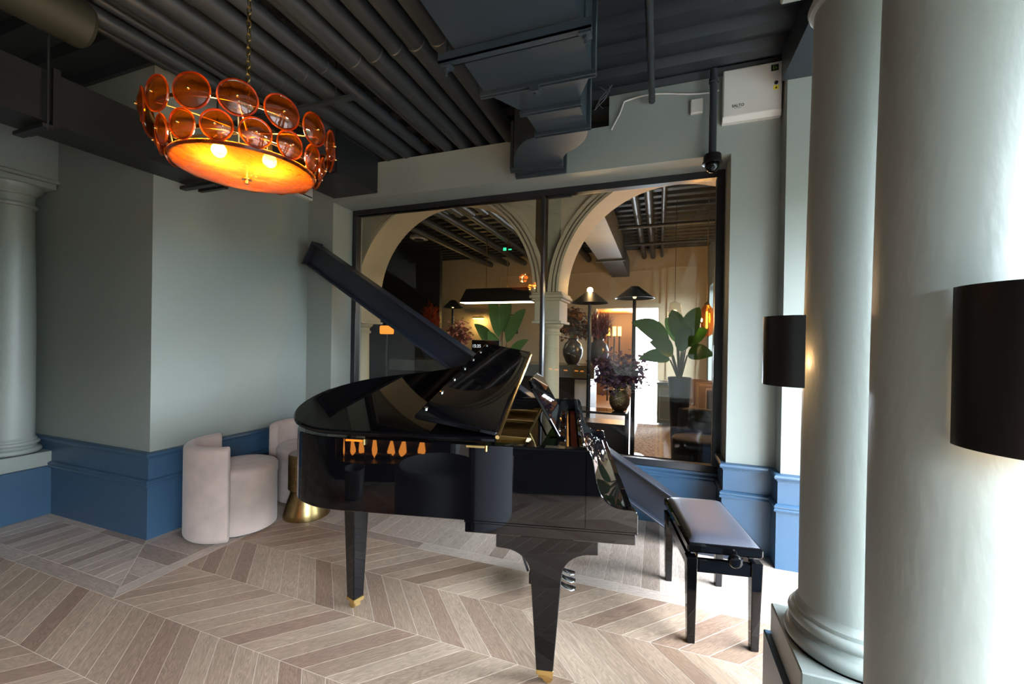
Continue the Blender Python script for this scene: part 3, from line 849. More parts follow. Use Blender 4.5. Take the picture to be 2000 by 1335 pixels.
b = MB(); b.tube(cab, 0.006, 6); tag(b.build('white_cable', WHITEP), 'white cable looping along the top edge of the back wall', 'cable')
b = MB()
for q in range(3): b.tube([(-0.43+0.02*q+0.05*math.sin(k*0.5+q), 3.0+0.03*k/10*0, 3.24-0.02*k) for k in range(9)], 0.003, 5)
tag(b.build('cable_bundle', mat('grey_cable', (0.08, 0.08, 0.085), 0.6)), 'bundle of thin grey cables dangling beside the broad duct', 'cable')
# white panel high on the return wall
t = thing('wall_panel', 'small pale box high on the wall under the chandelier', 'control box', (XB, 2.97, 2.74))
b = MB(); b.box(0, -0.165, 0, 0.06, 0.165, 0.20); b.build('case', WHITEP, t, bevel=0.006)
b = MB(); b.box(0.06, -0.15, 0.02, 0.064, 0.15, 0.03); b.build('vent', BLACKM, t)

# ================================================================== DIAGONAL STEEL BRACE
p0, p1 = Vector((-3.16, 3.068, 2.205)), Vector((0.30, 3.068, 0.105))
d = (p1-p0).normalized(); up = Vector((-d.z, 0, d.x)) if d.x > 0 else Vector((d.z, 0, -d.x))
M = Matrix((d, Vector((0, 1, 0)), up)).transposed().to_4x4(); M.translation = p0
L = (p1-p0).length
t = thing('steel_brace', 'blue-grey steel beam leaning diagonally behind the piano across the window', 'beam', tuple(p1))
Mi = Matrix.Translation(-p1) @ M
H = 0.108
b = MB(); b.box(0, -0.006, -H+0.012, L, 0.006, H-0.012, Mi); b.build('web', STEEL, t, smooth=0)
for z in (-H, H-0.012):
    b = MB(); b.box(0, -0.062, z, L, 0.062, z+0.012, Mi); b.build('flange', STEEL, t, bevel=0.002)
b = MB(); b.box(-0.10, -0.08, -0.105, 0.16, 0.08, -0.085); b.hexa([(-0.06, -0.01, -0.085), (0.10, -0.01, -0.085), (0.10, 0.01, -0.085), (-0.06, 0.01, -0.085), (-0.06, -0.01, 0.06), (0.0, -0.01, 0.02), (0.0, 0.01, 0.02), (-0.06, 0.01, 0.06)]); b.build('foot_plate', STEEL, t)
b = MB(); b.box(0, -0.065, -0.12, 0.012, 0.065, 0.12, Mi); b.build('end_plate', STEEL, t)

# ================================================================== GRAND PIANO (local: x = -distance from the keyboard front, y = across to the treble)
piano = thing('grand_piano', 'glossy black baby grand piano with its lid half raised', 'piano', (-0.063, 1.617, 0), R(12))
def catmull(pts, n=6):
    out = []
    for i in range(len(pts)-1):
        p = [pts[max(0, i-1)], pts[i], pts[i+1], pts[min(len(pts)-1, i+2)]]
        for k in range(n):
            t = k/n
            out.append(tuple(0.5*((2*p[1][c]) + (-p[0][c]+p[2][c])*t + (2*p[0][c]-5*p[1][c]+4*p[2][c]-p[3][c])*t*t + (-p[0][c]+3*p[1][c]-3*p[2][c]+p[3][c])*t**3) for c in (0, 1)))
    out.append(tuple(pts[-1])); return out
PWD = 1.42
OUT = [(0.19, 0.0), (0.6, 0.0), (1.0, 0.0)] + catmull([(1.18, 0.0), (1.32, 0.015), (1.45, 0.085), (1.535, 0.21), (1.565, 0.36), (1.545, 0.52), (1.45, 0.69), (1.30, 0.81), (1.13, 0.905), (0.99, 1.03), (0.89, 1.19), (0.78, 1.33), (0.62, 1.405), (0.45, PWD)], 6) + [(0.19, PWD)]
def offset(pts, g):
    out = []
    n = len(pts)
    for i in range(n):
        a = pts[max(0, i-1)]; c = pts[min(n-1, i+1)]
        dx, dy = c[0]-a[0], c[1]-a[1]; l = math.hypot(dx, dy)
        out.append((pts[i][0]-dy/l*g, pts[i][1]+dx/l*g))
    return out
def loc2(pts): return [(-s, w_) for s, w_ in pts]
INN = offset(OUT, 0.045)
b = MB(); b.ring(loc2(OUT), loc2(INN), 0.68, 0.985); rim = b.build('rim', BLACKG, piano, bevel=0.003, smooth=40)
b = MB(); b.prism(loc2(offset(OUT, 0.04)), 0.70, 0.72); b.build('soundboard_bottom', BLACKS, piano, smooth=0)
# arms beside the keys
ARM = [(0.0, 0.68), (0.0, 0.745)] + catmull([(0.0, 0.748), (0.006, 0.760), (0.02, 0.766), (0.06, 0.768), (0.10, 0.779), (0.128, 0.803), (0.147, 0.84), (0.158, 0.885), (0.166, 0.93), (0.174, 0.962), (0.186, 0.98), (0.2, 0.985)], 4) + [(0.2, 0.68)]
for w0 in (0.0, PWD-0.034):
    b = MB(); b.prism([(-s, z) for s, z in ARM], w0, w0+0.034, 'y'); b.build('arm', BLACKG, piano, bevel=0.004, smooth=40)
b = MB(); b.box(-0.67, 0.006, 0.63, -0.006, PWD-0.006, 0.672); b.build('key_bed', BLACKG, piano, bevel=0.003)
b = MB(); b.box(-0.672, 0.0, 0.672, 0.0, PWD, 0.682); b.build('key_bed_moulding', BLACKG, piano, bevel=0.002)
b = MB(); b.box(-0.03, 0.034, 0.68, -0.004, PWD-0.034, 0.735); b.build('key_slip', BLACKG, piano, bevel=0.003)
FB = [(0.028, 0.735), (0.034, 0.742), (0.16, 0.782), (0.178, 0.80), (0.186, 0.93), (0.20, 0.94), (0.215, 0.93), (0.205, 0.78), (0.17, 0.765), (0.03, 0.728)]
b = MB(); b.prism([(-s, z) for s, z in FB], 0.036, PWD-0.036, 'y'); b.build('fallboard', BLACKG, piano, bevel=0.002)
b = MB(); b.box(-0.25, 0.05, 0.90, -0.218, PWD-0.05, 0.905); b.build('felt_strip', FELT, piano)
# cast plate, tuning pins, strings
b = MB()
ins = [p for p in offset(OUT, 0.06)]
poly = [(-max(0.26, s), w_) for s, w_ in ins]
b.prism(poly, 0.895, 0.905); b.build('iron_plate', GOLDPL, piano, smooth=0)
for w0 in (0.32, 0.74, 1.08):
    b = MB(); b.hexa([(-1.1, w0+0.12, 0.905), (-0.32, w0, 0.905), (-0.32, w0+0.03, 0.905), (-1.1, w0+0.15, 0.905), (-1.1, w0+0.12, 0.935), (-0.32, w0, 0.935), (-0.32, w0+0.03, 0.935), (-1.1, w0+0.15, 0.935)])
    b.build('plate_strut', GOLDPL, piano, bevel=0.004)
b = MB()
for i in range(70):
    wv = 0.08+1.26*i/69
    for r_ in range(3):
        b.cyl((-(0.30+0.028*r_), wv, 0.905), (-(0.30+0.028*r_), wv, 0.93), 0.0035, n=6)
o = b.build('tuning_pins', BRASSD, piano); o['kind'] = 'stuff'
b = MB()
for i in range(70):
    wv = 0.08+1.26*i/69
    se = 1.2 if wv < 0.6 else max(0.5, 1.2-0.75*(wv-0.6)/0.74)
    b.cyl((-0.36, wv, 0.922), (-se, wv+0.05*(1-wv), 0.922), 0.0012, n=4)
o = b.build('strings', BRASS, piano); o['kind'] = 'stuff'
# lid on its short stick, hinged along the bass side
lidE = Matrix.Translation((0, 0.0, 1.0)) @ Matrix.Rotation(R(11), 4, 'X')
LO = [p for p in offset(OUT, -0.014) if p[0] > 0.56]
LO = [(0.545, -0.014)] + LO + [(0.545, PWD+0.014)]
b = MB(); b.prism(loc2(LO), 0.0, 0.022, M=lidE); b.build('lid', BLACKG, piano, bevel=0.006, seg=2, smooth=40)
flapM = lidE @ Matrix.Translation((-0.545, 0, 0.026)) @ Matrix.Rotation(R(10), 4, 'Y')
b = MB(); b.box(-0.335, -0.012, 0.0, 0.0, PWD+0.012, 0.022, flapM); fl = b.build('folded_lid_flap', BLACKG, piano, bevel=0.005)
for i in range(7):
    b = MB(); wv = 0.06+1.30*i/6
    b.lathe([(0.009, 0.022), (0.009, 0.027), (0.006, 0.030), (0.0, 0.031)], 14, M=flapM @ Matrix.Translation((-0.315, wv, 0)))
    b.build('lid_button', CHROME, fl)
b = MB(); b.cyl(tuple(lidE @ Vector((-0.540, -0.012, 0.024))), tuple(lidE @ Vector((-0.540, PWD+0.012, 0.024))), 0.0085, n=10); b.build('piano_hinge', BRASS, piano)
for sh in (0.62, 1.13):
    b = MB(); b.box(-sh-0.045, -0.012, 0.975, -sh+0.03, -0.001, 0.983); b.cyl((-sh+0.035, -0.007, 0.962), (-sh+0.035, -0.007, 0.985), 0.006, n=8); b.build('lid_hinge', BRASS, piano)
b = MB(); b.cyl((-0.75, 1.33, 0.97), (-0.80, 1.31, 1.0+1.31*math.sin(R(11))), 0.012, n=10); b.build('prop_stick', BLACKG, piano)
# music desk
b = MB(); b.box(-0.46, 0.06, 0.925, -0.27, PWD-0.06, 0.938); dk = b.build('desk_tray', BLACKG, piano, bevel=0.003)
dm = Matrix.Translation((-0.312, 0, 0.938)) @ Matrix.Rotation(R(-30), 4, 'Y')
poly = [(0.36, 0.0), (1.06, 0.0), (1.06, 0.245)] + [(0.98+0.08*math.cos(R(a)), 0.245+0.06*math.sin(R(a))) for a in (20, 45, 70, 90)] + [(0.44-0.08*math.sin(R(a)), 0.245+0.06*math.cos(R(a))) for a in (0, 20, 45, 70)] + [(0.36, 0.245)]
b = MB(); b.prism(poly, 0.0, 0.016, 'x', M=dm); b.build('music_desk', BLACKG, piano, bevel=0.003)
b = MB(); b.box(0.0, 0.36, 0.0, 0.035, 1.06, 0.014, Matrix.Translation((-0.312, 0, 0.938))); b.build('desk_ledge', BLACKG, piano, bevel=0.003)
for wv in (0.46, 0.95):
    b = MB(); b.cyl((-0.455, wv, 0.94), (-0.395, wv, 1.06), 0.006, n=8); b.build('desk_support', BRASS, piano)
# legs
def front_leg(w0, name='leg'):
    c = 0.345
    half = [(0.205, 0.63), (0.205, 0.557)]
    for k in range(11):
        a = R(90*k/10); half.append((0.064+0.115*(1-math.sin(a))+0.0, 0.557-0.002-0.092*(1-math.cos(a))))
    half += [(0.061, 0.44), (0.034, 0.058)]
    poly = [(-(c-h), z) for h, z in half] + [(-(c+h), z) for h, z in half[::-1]]
    b = MB(); b.prism(poly, w0-0.046, w0+0.046, 'y')
    b.v = [(x, (w0+(y-w0)*(0.62+0.38*min(1, max(0, (z-0.058)/0.4)))), z) for x, y, z in b.v]
    lg = b.build(name, BLACKG, piano, bevel=0.003, smooth=30)
    caster(lg, -c, w0)
    return lg
def caster(lg, x, y, rz=0.0):
    M = Matrix.Translation((x, y, 0)) @ Matrix.Rotation(rz, 4, 'Z')
    b = MB(); b.box(-0.035, -0.030, 0.044, 0.035, 0.030, 0.066, M); b.box(-0.026, -0.016, 0.020, -0.006, 0.016, 0.046, M)
    b.build('caster_fork', BRASS, lg, bevel=0.002)
    b = MB(); b.lathe([(0.008, -0.014), (0.021, -0.013), (0.022, 0), (0.021, 0.013), (0.008, 0.014)], 20, M=M @ Matrix.Translation((0.012, 0, 0.0225)) @ Matrix.Rotation(R(90), 4, 'X'))
    b.build('caster_wheel', BRASS, lg)
front_leg(0.098); front_leg(PWD-0.12)
b = MB(); Mx = Matrix.Translation((-1.345, 0.405, 0)) @ Matrix.Rotation(R(-28), 4, 'Z')
b.hexa([tuple(Mx @ Vector(p)) for p in ((-0.030, -0.030, 0.06), (0.030, -0.030, 0.06), (0.030, 0.030, 0.06), (-0.030, 0.030, 0.06), (-0.050, -0.050, 0.72), (0.050, -0.050, 0.72), (0.050, 0.050, 0.72), (-0.050, 0.050, 0.72))])
lg = b.build('leg', BLACKG, piano, bevel=0.004); caster(lg, -1.345, 0.405, R(150))
# lyre with pedals
b = MB(); b.box(-0.46, 0.60, 0.09, -0.36, 0.84, 0.15); ly = b.build('pedal_lyre', BLACKG, piano, bevel=0.006)
for wv in (0.64, 0.80):
    b = MB(); b.box(-0.43, wv-0.02, 0.15, -0.39, wv+0.02, 0.63); b.build('lyre_post', BLACKG, ly, bevel=0.004)
for wv in (0.69, 0.72, 0.75):
    b = MB(); b.cyl((-0.45, wv, 0.12), (-0.45, wv, 0.63), 0.005, n=8); b.build('pedal_rod', BRASS, ly)
b = MB(); b.cyl((-0.47, 0.66, 0.13), (-0.66, 0.66, 0.66), 0.007, n=8); b.build('lyre_brace', BLACKM, ly)
for wv in (0.645, 0.72, 0.795):
    b = MB(); b.tube([(-0.37, wv, 0.105), (-0.32, wv, 0.100), (-0.27, wv, 0.080), (-0.235, wv, 0.062), (-0.21, wv, 0.060)], [0.010, 0.012, 0.020, 0.024, 0.016], 12)
    b.v = [(x, y, 0.5*(z-0.08)+0.075) if x > -0.3 else (x, y, z) for x, y, z in b.v]
    b.build('pedal', CHROME, ly)

# ================================================================== PIANO BENCH
bn = thing('piano_bench', 'black adjustable piano bench with slate leather seat', 'bench', (0.253, 2.373, 0), R(9.9))
for sx in (-1, 1):
    for sy in (-1, 1):
        b = MB(); x, y = sx*0.140, sy*0.252
        b.hexa([(x-0.017-0.003*sx, y-0.017, 0), (x+0.017-0.003*sx, y-0.017, 0), (x+0.017-0.003*sx, y+0.017, 0), (x-0.017-0.003*sx, y+0.017, 0),
                (x-0.024, y-0.024, 0.405), (x+0.024, y-0.024, 0.405), (x+0.024, y+0.024, 0.405), (x-0.024, y+0.024, 0.405)])
        b.build('leg', BLACKG, bn, bevel=0.003)
for sy in (-1, 1):
    b = MB(); b.box(-0.116, sy*0.252-0.013, 0.335, 0.116, sy*0.252+0.013, 0.395); b.build('end_rail', BLACKG, bn, bevel=0.003)
for sx in (-1, 1):
    b = MB(); b.box(sx*0.140-0.013, -0.228, 0.335, sx*0.140+0.013, 0.228, 0.395); b.build('side_rail', BLACKG, bn, bevel=0.003)
    b = MB(); b.box(sx*0.10-0.004, -0.20, 0.375, sx*0.10+0.004, 0.20, 0.41); b.build('slide_rail', BRASS, bn)
b = MB(); b.box(-0.163, -0.283, 0.432, 0.163, 0.283, 0.474); b.build('seat_frame', BLACKG, bn, bevel=0.008, seg=3)
b = MB(); N1, N2 = 20, 28; vs = []; fs = []
for j in range(N2+1):
    for i in range(N1+1):
        a, c = i/N1*2-1, j/N2*2-1
        e = max(abs(a), abs(c))
        h = 0.028*(1-abs(a)**6)**0.5*(1-abs(c)**8)**0.5+0.003
        vs.append((a*0.150, c*0.270, 0.472+h))
for j in range(N2):
    for i in range(N1): k = j*(N1+1)+i; fs.append((k, k+1, k+N1+2, k+N1+1))
b.add(vs, fs); b.build('leather_cushion', LEATHER, bn, smooth=60)
for sy in (-1, 1):
    for sx in (-1, 1):
        b = MB(); b.cyl((sx*0.10, sy*0.20, 0.39), (sx*0.10, -sy*0.16, 0.435), 0.006, n=8); b.build('scissor_arm', BLACKM, bn)
b = MB(); b.cyl((0.03, -0.283, 0.430), (0.03, -0.305, 0.430), 0.010, n=12); b.lathe([(0.0, 0.0), (0.024, 0.004), (0.031, 0.014), (0.031, 0.026), (0.024, 0.036), (0.0, 0.042)], 20, M=Matrix.Translation((0.03, -0.300, 0.430)) @ Matrix.Rotation(R(90), 4, 'X')); b.build('height_knob', BLACKG, bn)
b = MB(); b.cyl((0.03, 0.283, 0.430), (0.03, 0.305, 0.430), 0.010, n=12); b.lathe([(0.0, 0.0), (0.024, 0.004), (0.031, 0.014), (0.031, 0.026), (0.024, 0.036), (0.0, 0.042)], 20, M=Matrix.Translation((0.03, 0.300, 0.430)) @ Matrix.Rotation(R(-90), 4, 'X')); b.build('height_knob', BLACKG, bn)

# ================================================================== PINK BARREL CHAIRS
def rounded(r0, r1, z0, z1, e, n=5):
    """closed cross-section of a padded shell between radii"""
    p = []
    for cx, cz, a0 in ((r1-e, z0+e, -90), (r1-e, z1-e, 0), (r0+e, z1-e, 90), (r0+e, z0+e, 180)):
        for k in range(n+1):
            a = R(a0+90*k/n); p.append((cx+e*math.cos(a), cz+e*math.sin(a)))
    return p
def barrel_chair(name, label, x, y, a0, a1, m, ro=0.31, ri=0.235, hb=0.655, hs=0.475, rs=0.245, group=None, rotz=0.0, sshift=0.0):
    t = thing(name, label, 'armchair', (x, y, 0), rotz, group)
    sec = rounded(ri, ro, 0.012, hb, 0.034)
    b = MB(); n = 36; k = n+1; vs = []; fs = []; m_ = len(sec)
    for j in range(k):
        a = R(a0+(a1-a0)*j/n)
        for r_, z in sec: vs.append((r_*math.cos(a), r_*math.sin(a), z))
    for j in range(n):
        for i in range(m_):
            i2 = (i+1) % m_; fs.append((j*m_+i, (j+1)*m_+i, (j+1)*m_+i2, j*m_+i2))
    fs.append(tuple(range(m_))); fs.append(tuple(n*m_+i for i in range(m_))[::-1])
    b.add(vs, fs); bk = b.build('backrest', m, t, bevel=0.012, seg=3, smooth=50)
    b = MB()
    b.tube([((ro-0.012)*math.cos(R(a0+(a1-a0)*j/n)), (ro-0.012)*math.sin(R(a0+(a1-a0)*j/n)), hb-0.030) for j in range(n+1)], 0.0045, 6)
    b.build('piping', m, bk)
    am = R((a0+a1)/2+180)
    cx, cy = sshift*math.cos(am), sshift*math.sin(am)
    b = MB(); b.lathe([(rs-0.01, 0.012), (rs, 0.02), (rs, hs-0.09), (rs+0.004, hs-0.085), (rs+0.004, hs-0.03), (rs-0.008, hs-0.012), (rs-0.04, hs), (0.0, hs+0.008)], 44, c=(cx, cy, 0)); b.build('seat', m, t, smooth=50)
    b = MB(); b.lathe([(rs-0.03, 0.0), (rs-0.03, 0.014)], 32, c=(cx, cy, 0)); b.build('base_ring', BLACKM, t)
    return t
barrel_chair('barrel_chair', 'pale pink velvet barrel chair in front, back turned to the camera', -2.905, 2.150, 165, 316, VELVET, group='pink velvet chairs', ro=0.305, rs=0.228, sshift=0.04)
barrel_chair('barrel_chair', 'pale pink velvet barrel chair half hidden behind the piano tail', -2.925, 2.800, 60, 222, VELVET, group='pink velvet chairs', ro=0.285, ri=0.215, rs=0.225)
# brass drum table
t = thing('drum_table', 'waisted brass drum side table with hammered upper half', 'side table', (-2.605, 2.515, 0))
b = MB(); b.lathe([(0.168, 0.0), (0.170, 0.006), (0.160, 0.05), (0.140, 0.12), (0.122, 0.18), (0.115, 0.205), (0.0, 0.205)], 48); b.build('lower_drum', BRASSD, t)
b = MB(); b.lathe([(0.0, 0.205), (0.128, 0.212), (0.136, 0.222), (0.136, 0.478), (0.131, 0.488), (0.128, 0.489)], 48); b.build('hammered_drum', HAMMER, t)
b = MB(); b.lathe([(0.128, 0.486), (0.128, 0.491), (0.0, 0.491)], 48); b.build('table_top', VELVETT, t)

# ================================================================== CHANDELIER
CX, CY = -1.812, 1.374
ch = thing('chandelier', 'chandelier of two tiers of amber glass discs around a glowing bowl', 'chandelier', (CX, CY, 2.10))
def disc_prof(r): return [(0.0, 0.014), (r*0.35, 0.012), (r*0.7, 0.005), (r*0.90, -0.002), (r*0.97, -0.003), (r, 0.002), (r*0.98, 0.007), (r*0.90, 0.006), (r*0.7, 0.012), (r*0.35, 0.019), (0.0, 0.021)]
dmesh = {}
for nm, rad in (('u', 0.066), ('l', 0.056)):
    b = MB(); b.lathe(disc_prof(rad), 32); me = b.mesh('glass_disc'); me.materials.append(AMBER); dmesh[nm] = me
rmesh = {}
for nm, rad in (('u', 0.066), ('l', 0.056)):
    b = MB(); b.tube([(rad*math.cos(2*PI*k/36), rad*math.sin(2*PI*k/36), 0.004) for k in range(36)], 0.0042, 6, closed=True); me = b.mesh('disc_rim'); me.materials.append(AMBERR); rmesh[nm] = me
b = MB(); b.sphere((0, 0, 0.024), 0.006, n=10, m=6); stud = b.mesh('disc_stud'); stud.materials.append(BRASS)
def tier(nm, n, rr, z, tilt, ph):
    for k in range(n):
        a = 2*PI*k/n + ph
        o = bpy.data.objects.new('glass_disc', dmesh[nm]); link(o, ch)
        M = Matrix.Translation((rr*math.cos(a), rr*math.sin(a), z-2.10)) @ Matrix.Rotation(a, 4, 'Z') @ Matrix.Rotation(R(90+tilt), 4, 'Y')
        o.matrix_local = M
        s_ = bpy.data.objects.new('disc_stud', stud); link(s_, o)
        r_ = bpy.data.objects.new('disc_rim', rmesh[nm]); link(r_, o)
tier('u', 15, 0.360, 2.318, 4, 0.10)
tier('l', 15, 0.310, 2.222, 8, 0.28)
for rr, z in ((0.340, 2.318), (0.290, 2.222), (0.278, 2.168)):
    b = MB(); b.lathe([(rr-0.002, -0.007), (rr+0.002, -0.007), (rr+0.002, 0.007), (rr-0.002, 0.007), (rr-0.002, -0.007)], 64, c=(0, 0, z-2.10), cap=False); b.build('hoop', BRASSD, ch)
for k in range(6):
    a = 2*PI*k/6+0.3; ca, sa = math.cos(a), math.sin(a)
    b = MB(); b.tube([(0.278*ca, 0.278*sa, 0.068), (0.290*ca, 0.290*sa, 0.122), (0.340*ca, 0.340*sa, 0.218)], 0.004, 6); b.build('frame_rib', BRASSD, ch)
    b = MB(); b.tube([(0.340*ca, 0.340*sa, 0.218), (0.2*ca, 0.2*sa, 0.235), (0, 0, 0.24)], 0.004, 6); b.build('spoke', BRASSD, ch)
pr = [(0.292, 0.072), (0.283, 0.060)] + [(0.279*math.cos(R(a)), 0.066-0.036*math.sin(R(a))) for a in (12, 24, 36, 48, 60, 72, 82, 88)]
pr2 = [(r_*0.985, z+0.005) for r_, z in pr[::-1]]
b = MB(); b.lathe(pr+pr2, 64, cap=False); b.build('glass_bowl', AMBERB, ch)
b = MB(); b.cyl((0, 0, 0.01), (0, 0, 0.225), 0.005, n=8); b.lathe([(0.0, 0.004), (0.011, 0.006), (0.011, 0.022), (0.022, 0.024), (0.022, 0.028), (0.0, 0.028)], 16); b.build('finial', BRASS, ch)
BULB = emis('warm_bulb', (1.0, 0.68, 0.32), 420)
for x, y in ((0.045, -0.160), (0.160, -0.015)):
    b = MB(); b.sphere((x, y, 0.085), 0.028, 0.028, 0.030, 14, 10); bo = b.build('bulb', BULB, ch)
    b = MB(); b.cyl((x, y, 0.11), (x, y, 0.155), 0.011, n=10); b.tube([(x, y, 0.155), (x*0.6, y*0.6, 0.21), (0, 0, 0.22)], 0.004, 6); b.build('bulb_holder', BRASSD, bo)
    pl_ = bpy.data.lights.new('bulb_light', 'POINT'); pl_.energy = 1.5; pl_.color = (1.0, 0.60, 0.26); pl_.shadow_soft_size = 0.02
    pl_o = bpy.data.objects.new('bulb_light', pl_); link(pl_o, bo); pl_o.location = (x, y, 0.052)
l = bpy.data.lights.new('chandelier_light', 'POINT'); l.energy = 8; l.color = (1.0, 0.60, 0.26); l.shadow_soft_size = 0.06
lo = bpy.data.objects.new('chandelier_light', l); link(lo, ch); lo.location = (0, 0, 0.18)
# chain
b0 = MB()
lk = []
for k in range(16):
    a = 2*PI*k/16; lk.append((0.009*math.cos(a), 0, 0.019*math.sin(a)))
b0.tube(lk, 0.0032, 6, closed=True); lme = b0.mesh('chain_link'); lme.materials.append(BRASSD)
z = 0.25; k = 0
while z < 1.14:
    o = bpy.data.objects.new('chain_link', lme); link(o, ch); o.location = (0, 0, z); o.rotation_euler = (0, 0, R(90*(k % 2)+20)); z += 0.031; k += 1
b = MB(); b.lathe([(0.05, 1.15), (0.05, 1.135), (0.02, 1.12), (0.0, 1.12)], 20); b.build('ceiling_rose', BRASSD, ch)

# ================================================================== FAR ROOM, SEEN THROUGH THE GLASS
def point(name, parent, loc, e, col=(1.0, 0.6, 0.28), r=0.03):
    l = bpy.data.lights.new(name, 'POINT'); l.energy = e; l.color = col; l.shadow_soft_size = r
    o = bpy.data.objects.new(name, l); link(o, parent); o.location = loc; return o
def leaf(b, base, tip, wid, up=Vector((0, 0, 1)), droop=0.1, n=8, fold=0.25):
    """a curved, folded leaf blade between two points"""
    base = Vector(base); tip = Vector(tip); d = tip-base
    side = d.cross(up)
    if side.length < 1e-4: side = Vector((1, 0, 0))
    side.normalize(); nr = side.cross(d.normalized())
    vs = []; fs = []
    for k in range(n+1):
        t = k/n
        c = base+d*t+Vector((0, 0, 1))*(droop*d.length*(4*t*(1-t))-droop*0.3*d.length*t*t)
        wd = wid*math.sin(PI*min(1, t**0.75))**0.8*(1 if t < 0.999 else 0)
        e = fold*wd
        vs += [tuple(c-side*wd+nr*e), tuple(c), tuple(c+side*wd+nr*e)]
    for k in range(n):
        a = 3*k
        fs += [(a, a+1, a+4, a+3), (a+1, a+2, a+5, a+4)]
    b.add(vs, fs)
def leafmat(name, c1, c2, tr=0.3):
    m = mat(name, c1, 0.6, var=0.0, spec=0.25)
    nt = m.node_tree; bs = nt.nodes['Principled BSDF']
    ge = nd(nt, 'ShaderNodeNewGeometry'); mx = nd(nt, 'ShaderNodeMix', data_type='RGBA')
    mx.inputs[6].default_value = (*c1, 1); mx.inputs[7].default_value = (*c2, 1)
    nt.links.new(ge.outputs['Random Per Island'], mx.inputs[0]); nt.links.new(mx.outputs[2], bs.inputs['Base Color'])
    return m
GREEN = leafmat('banana_green', (0.09, 0.24, 0.06), (0.15, 0.34, 0.08))
STEM = mat('stem_green', (0.12, 0.14, 0.05), 0.6)
PURPLE = leafmat('plum_leaf', (0.13, 0.05, 0.12), (0.27, 0.16, 0.27))
DRIED = leafmat('dried_leaf', (0.05, 0.045, 0.02), (0.20, 0.07, 0.02))
BURG = leafmat('burgundy_plume', (0.12, 0.02, 0.02), (0.22, 0.05, 0.04))
FLAME = leafmat('orange_plume', (0.45, 0.07, 0.015), (0.30, 0.03, 0.01))
PINKF = leafmat('pink_petal', (0.50, 0.20, 0.15), (0.35, 0.16, 0.15))
GREYV = mat('grey_glaze', (0.045, 0.045, 0.048), 0.28, var=0.2, vscale=10)
DARKW = mat('dark_wood', (0.025, 0.018, 0.014), 0.4)
MARBLE = mat('grey_marble', (0.16, 0.17, 0.15), 0.25, var=0.35, vscale=5)
NAVYF = mat('navy_upholstery', (0.020, 0.026, 0.040), 0.8, sheen=0.3)
MAUVEF = mat('mauve_upholstery', (0.20, 0.16, 0.19), 0.8, sheen=0.3)

def bouquet(name, label, cat, loc, vase, vmat, leafm, rad, h, n, size, plume=False, flat=0.7, smat=STEM):
    t = thing(name, label, cat, loc)
    b = MB(); b.lathe(vase, 28); b.build('vase', vmat, t)
    top = vase[-1][1] if vase[-1][0] > 0.01 else max(p[1] for p in vase)
    fo = MB(); st = MB()
    rnd = random.Random(hash(label) % 1000 if False else len(label)*7+n)
    for k in range(n):
        a = rnd.uniform(0, 2*PI); rr = rad*math.sqrt(rnd.random()); zz = top+h*(0.25+0.75*rnd.random())*(1-0.35*(rr/rad)**2)
        tip = Vector((rr*math.cos(a), rr*math.sin(a)*flat, zz))
        base = Vector((0.02*math.cos(a), 0.02*math.sin(a), top-0.05))
        mid = base.lerp(tip, 0.5)+Vector((0, 0, 0.12*h))
        if k % 3 == 0: st.tube([base, mid, tip], 0.003, 5)
        m = 9 if plume else 5
        for q in range(m):
            if plume:
                t_ = 0.45+0.6*q/m; p = base.lerp(tip, t_)
                e = Vector((rnd.gauss(0, 1), rnd.gauss(0, 1), rnd.gauss(0.5, 0.8))).normalized()*size
                leaf(fo, p, p+e, size*0.06, n=3, droop=0.05)
            else:
                p = tip+Vector((rnd.gauss(0, 1), rnd.gauss(0, 1)*flat, rnd.gauss(0, 1)))*size*0.9
                e = Vector((rnd.gauss(0, 1), rnd.gauss(0, 1), rnd.gauss(0, 0.8))).normalized()*size
                leaf(fo, p, p+e, size*0.42, n=4, droop=0.08)
    st.build('stems', smat, t); o = fo.build('foliage', leafm, t, flip=False); o['kind'] = 'stuff'
    return t

# rug
b = MB(); b.box(-0.325, 4.75, 0, 0.08, 7.4, 0.008)
rm = mat('patterned_rug', (0.42, 0.37, 0.31), 0.95)
nt = rm.node_tree; bs = nt.nodes['Principled BSDF']; tc = nd(nt, 'ShaderNodeTexCoord'); vo = nd(nt, 'ShaderNodeTexVoronoi'); vo.inputs['Scale'].default_value = 26
cr = nd(nt, 'ShaderNodeValToRGB'); cr.color_ramp.elements[0].color = (0.16, 0.12, 0.11, 1); cr.color_ramp.elements[1].color = (0.52, 0.46, 0.40, 1); cr.color_ramp.elements[0].position = 0.2; cr.color_ramp.elements[1].position = 0.5
nt.links.new(tc.outputs['Object'], vo.inputs['Vector']); nt.links.new(vo.outputs['Distance'], cr.inputs[0]); nt.links.new(cr.outputs[0], bs.inputs['Base Color'])
rug = thing('rug', 'pale patterned rug on the floor beyond the glass', 'rug', (0, 0, 0))
b.build('rug_pile', rm, rug, smooth=0)
b = MB(); b.box(-0.02, 4.75, 0.008, 0.0, 7.4, 0.0095); b.box(0.03, 4.75, 0.008, 0.06, 7.4, 0.0095); b.build('border_stripe', mat('rug_stripe', (0.55, 0.49, 0.36), 0.95), rug, smooth=0)

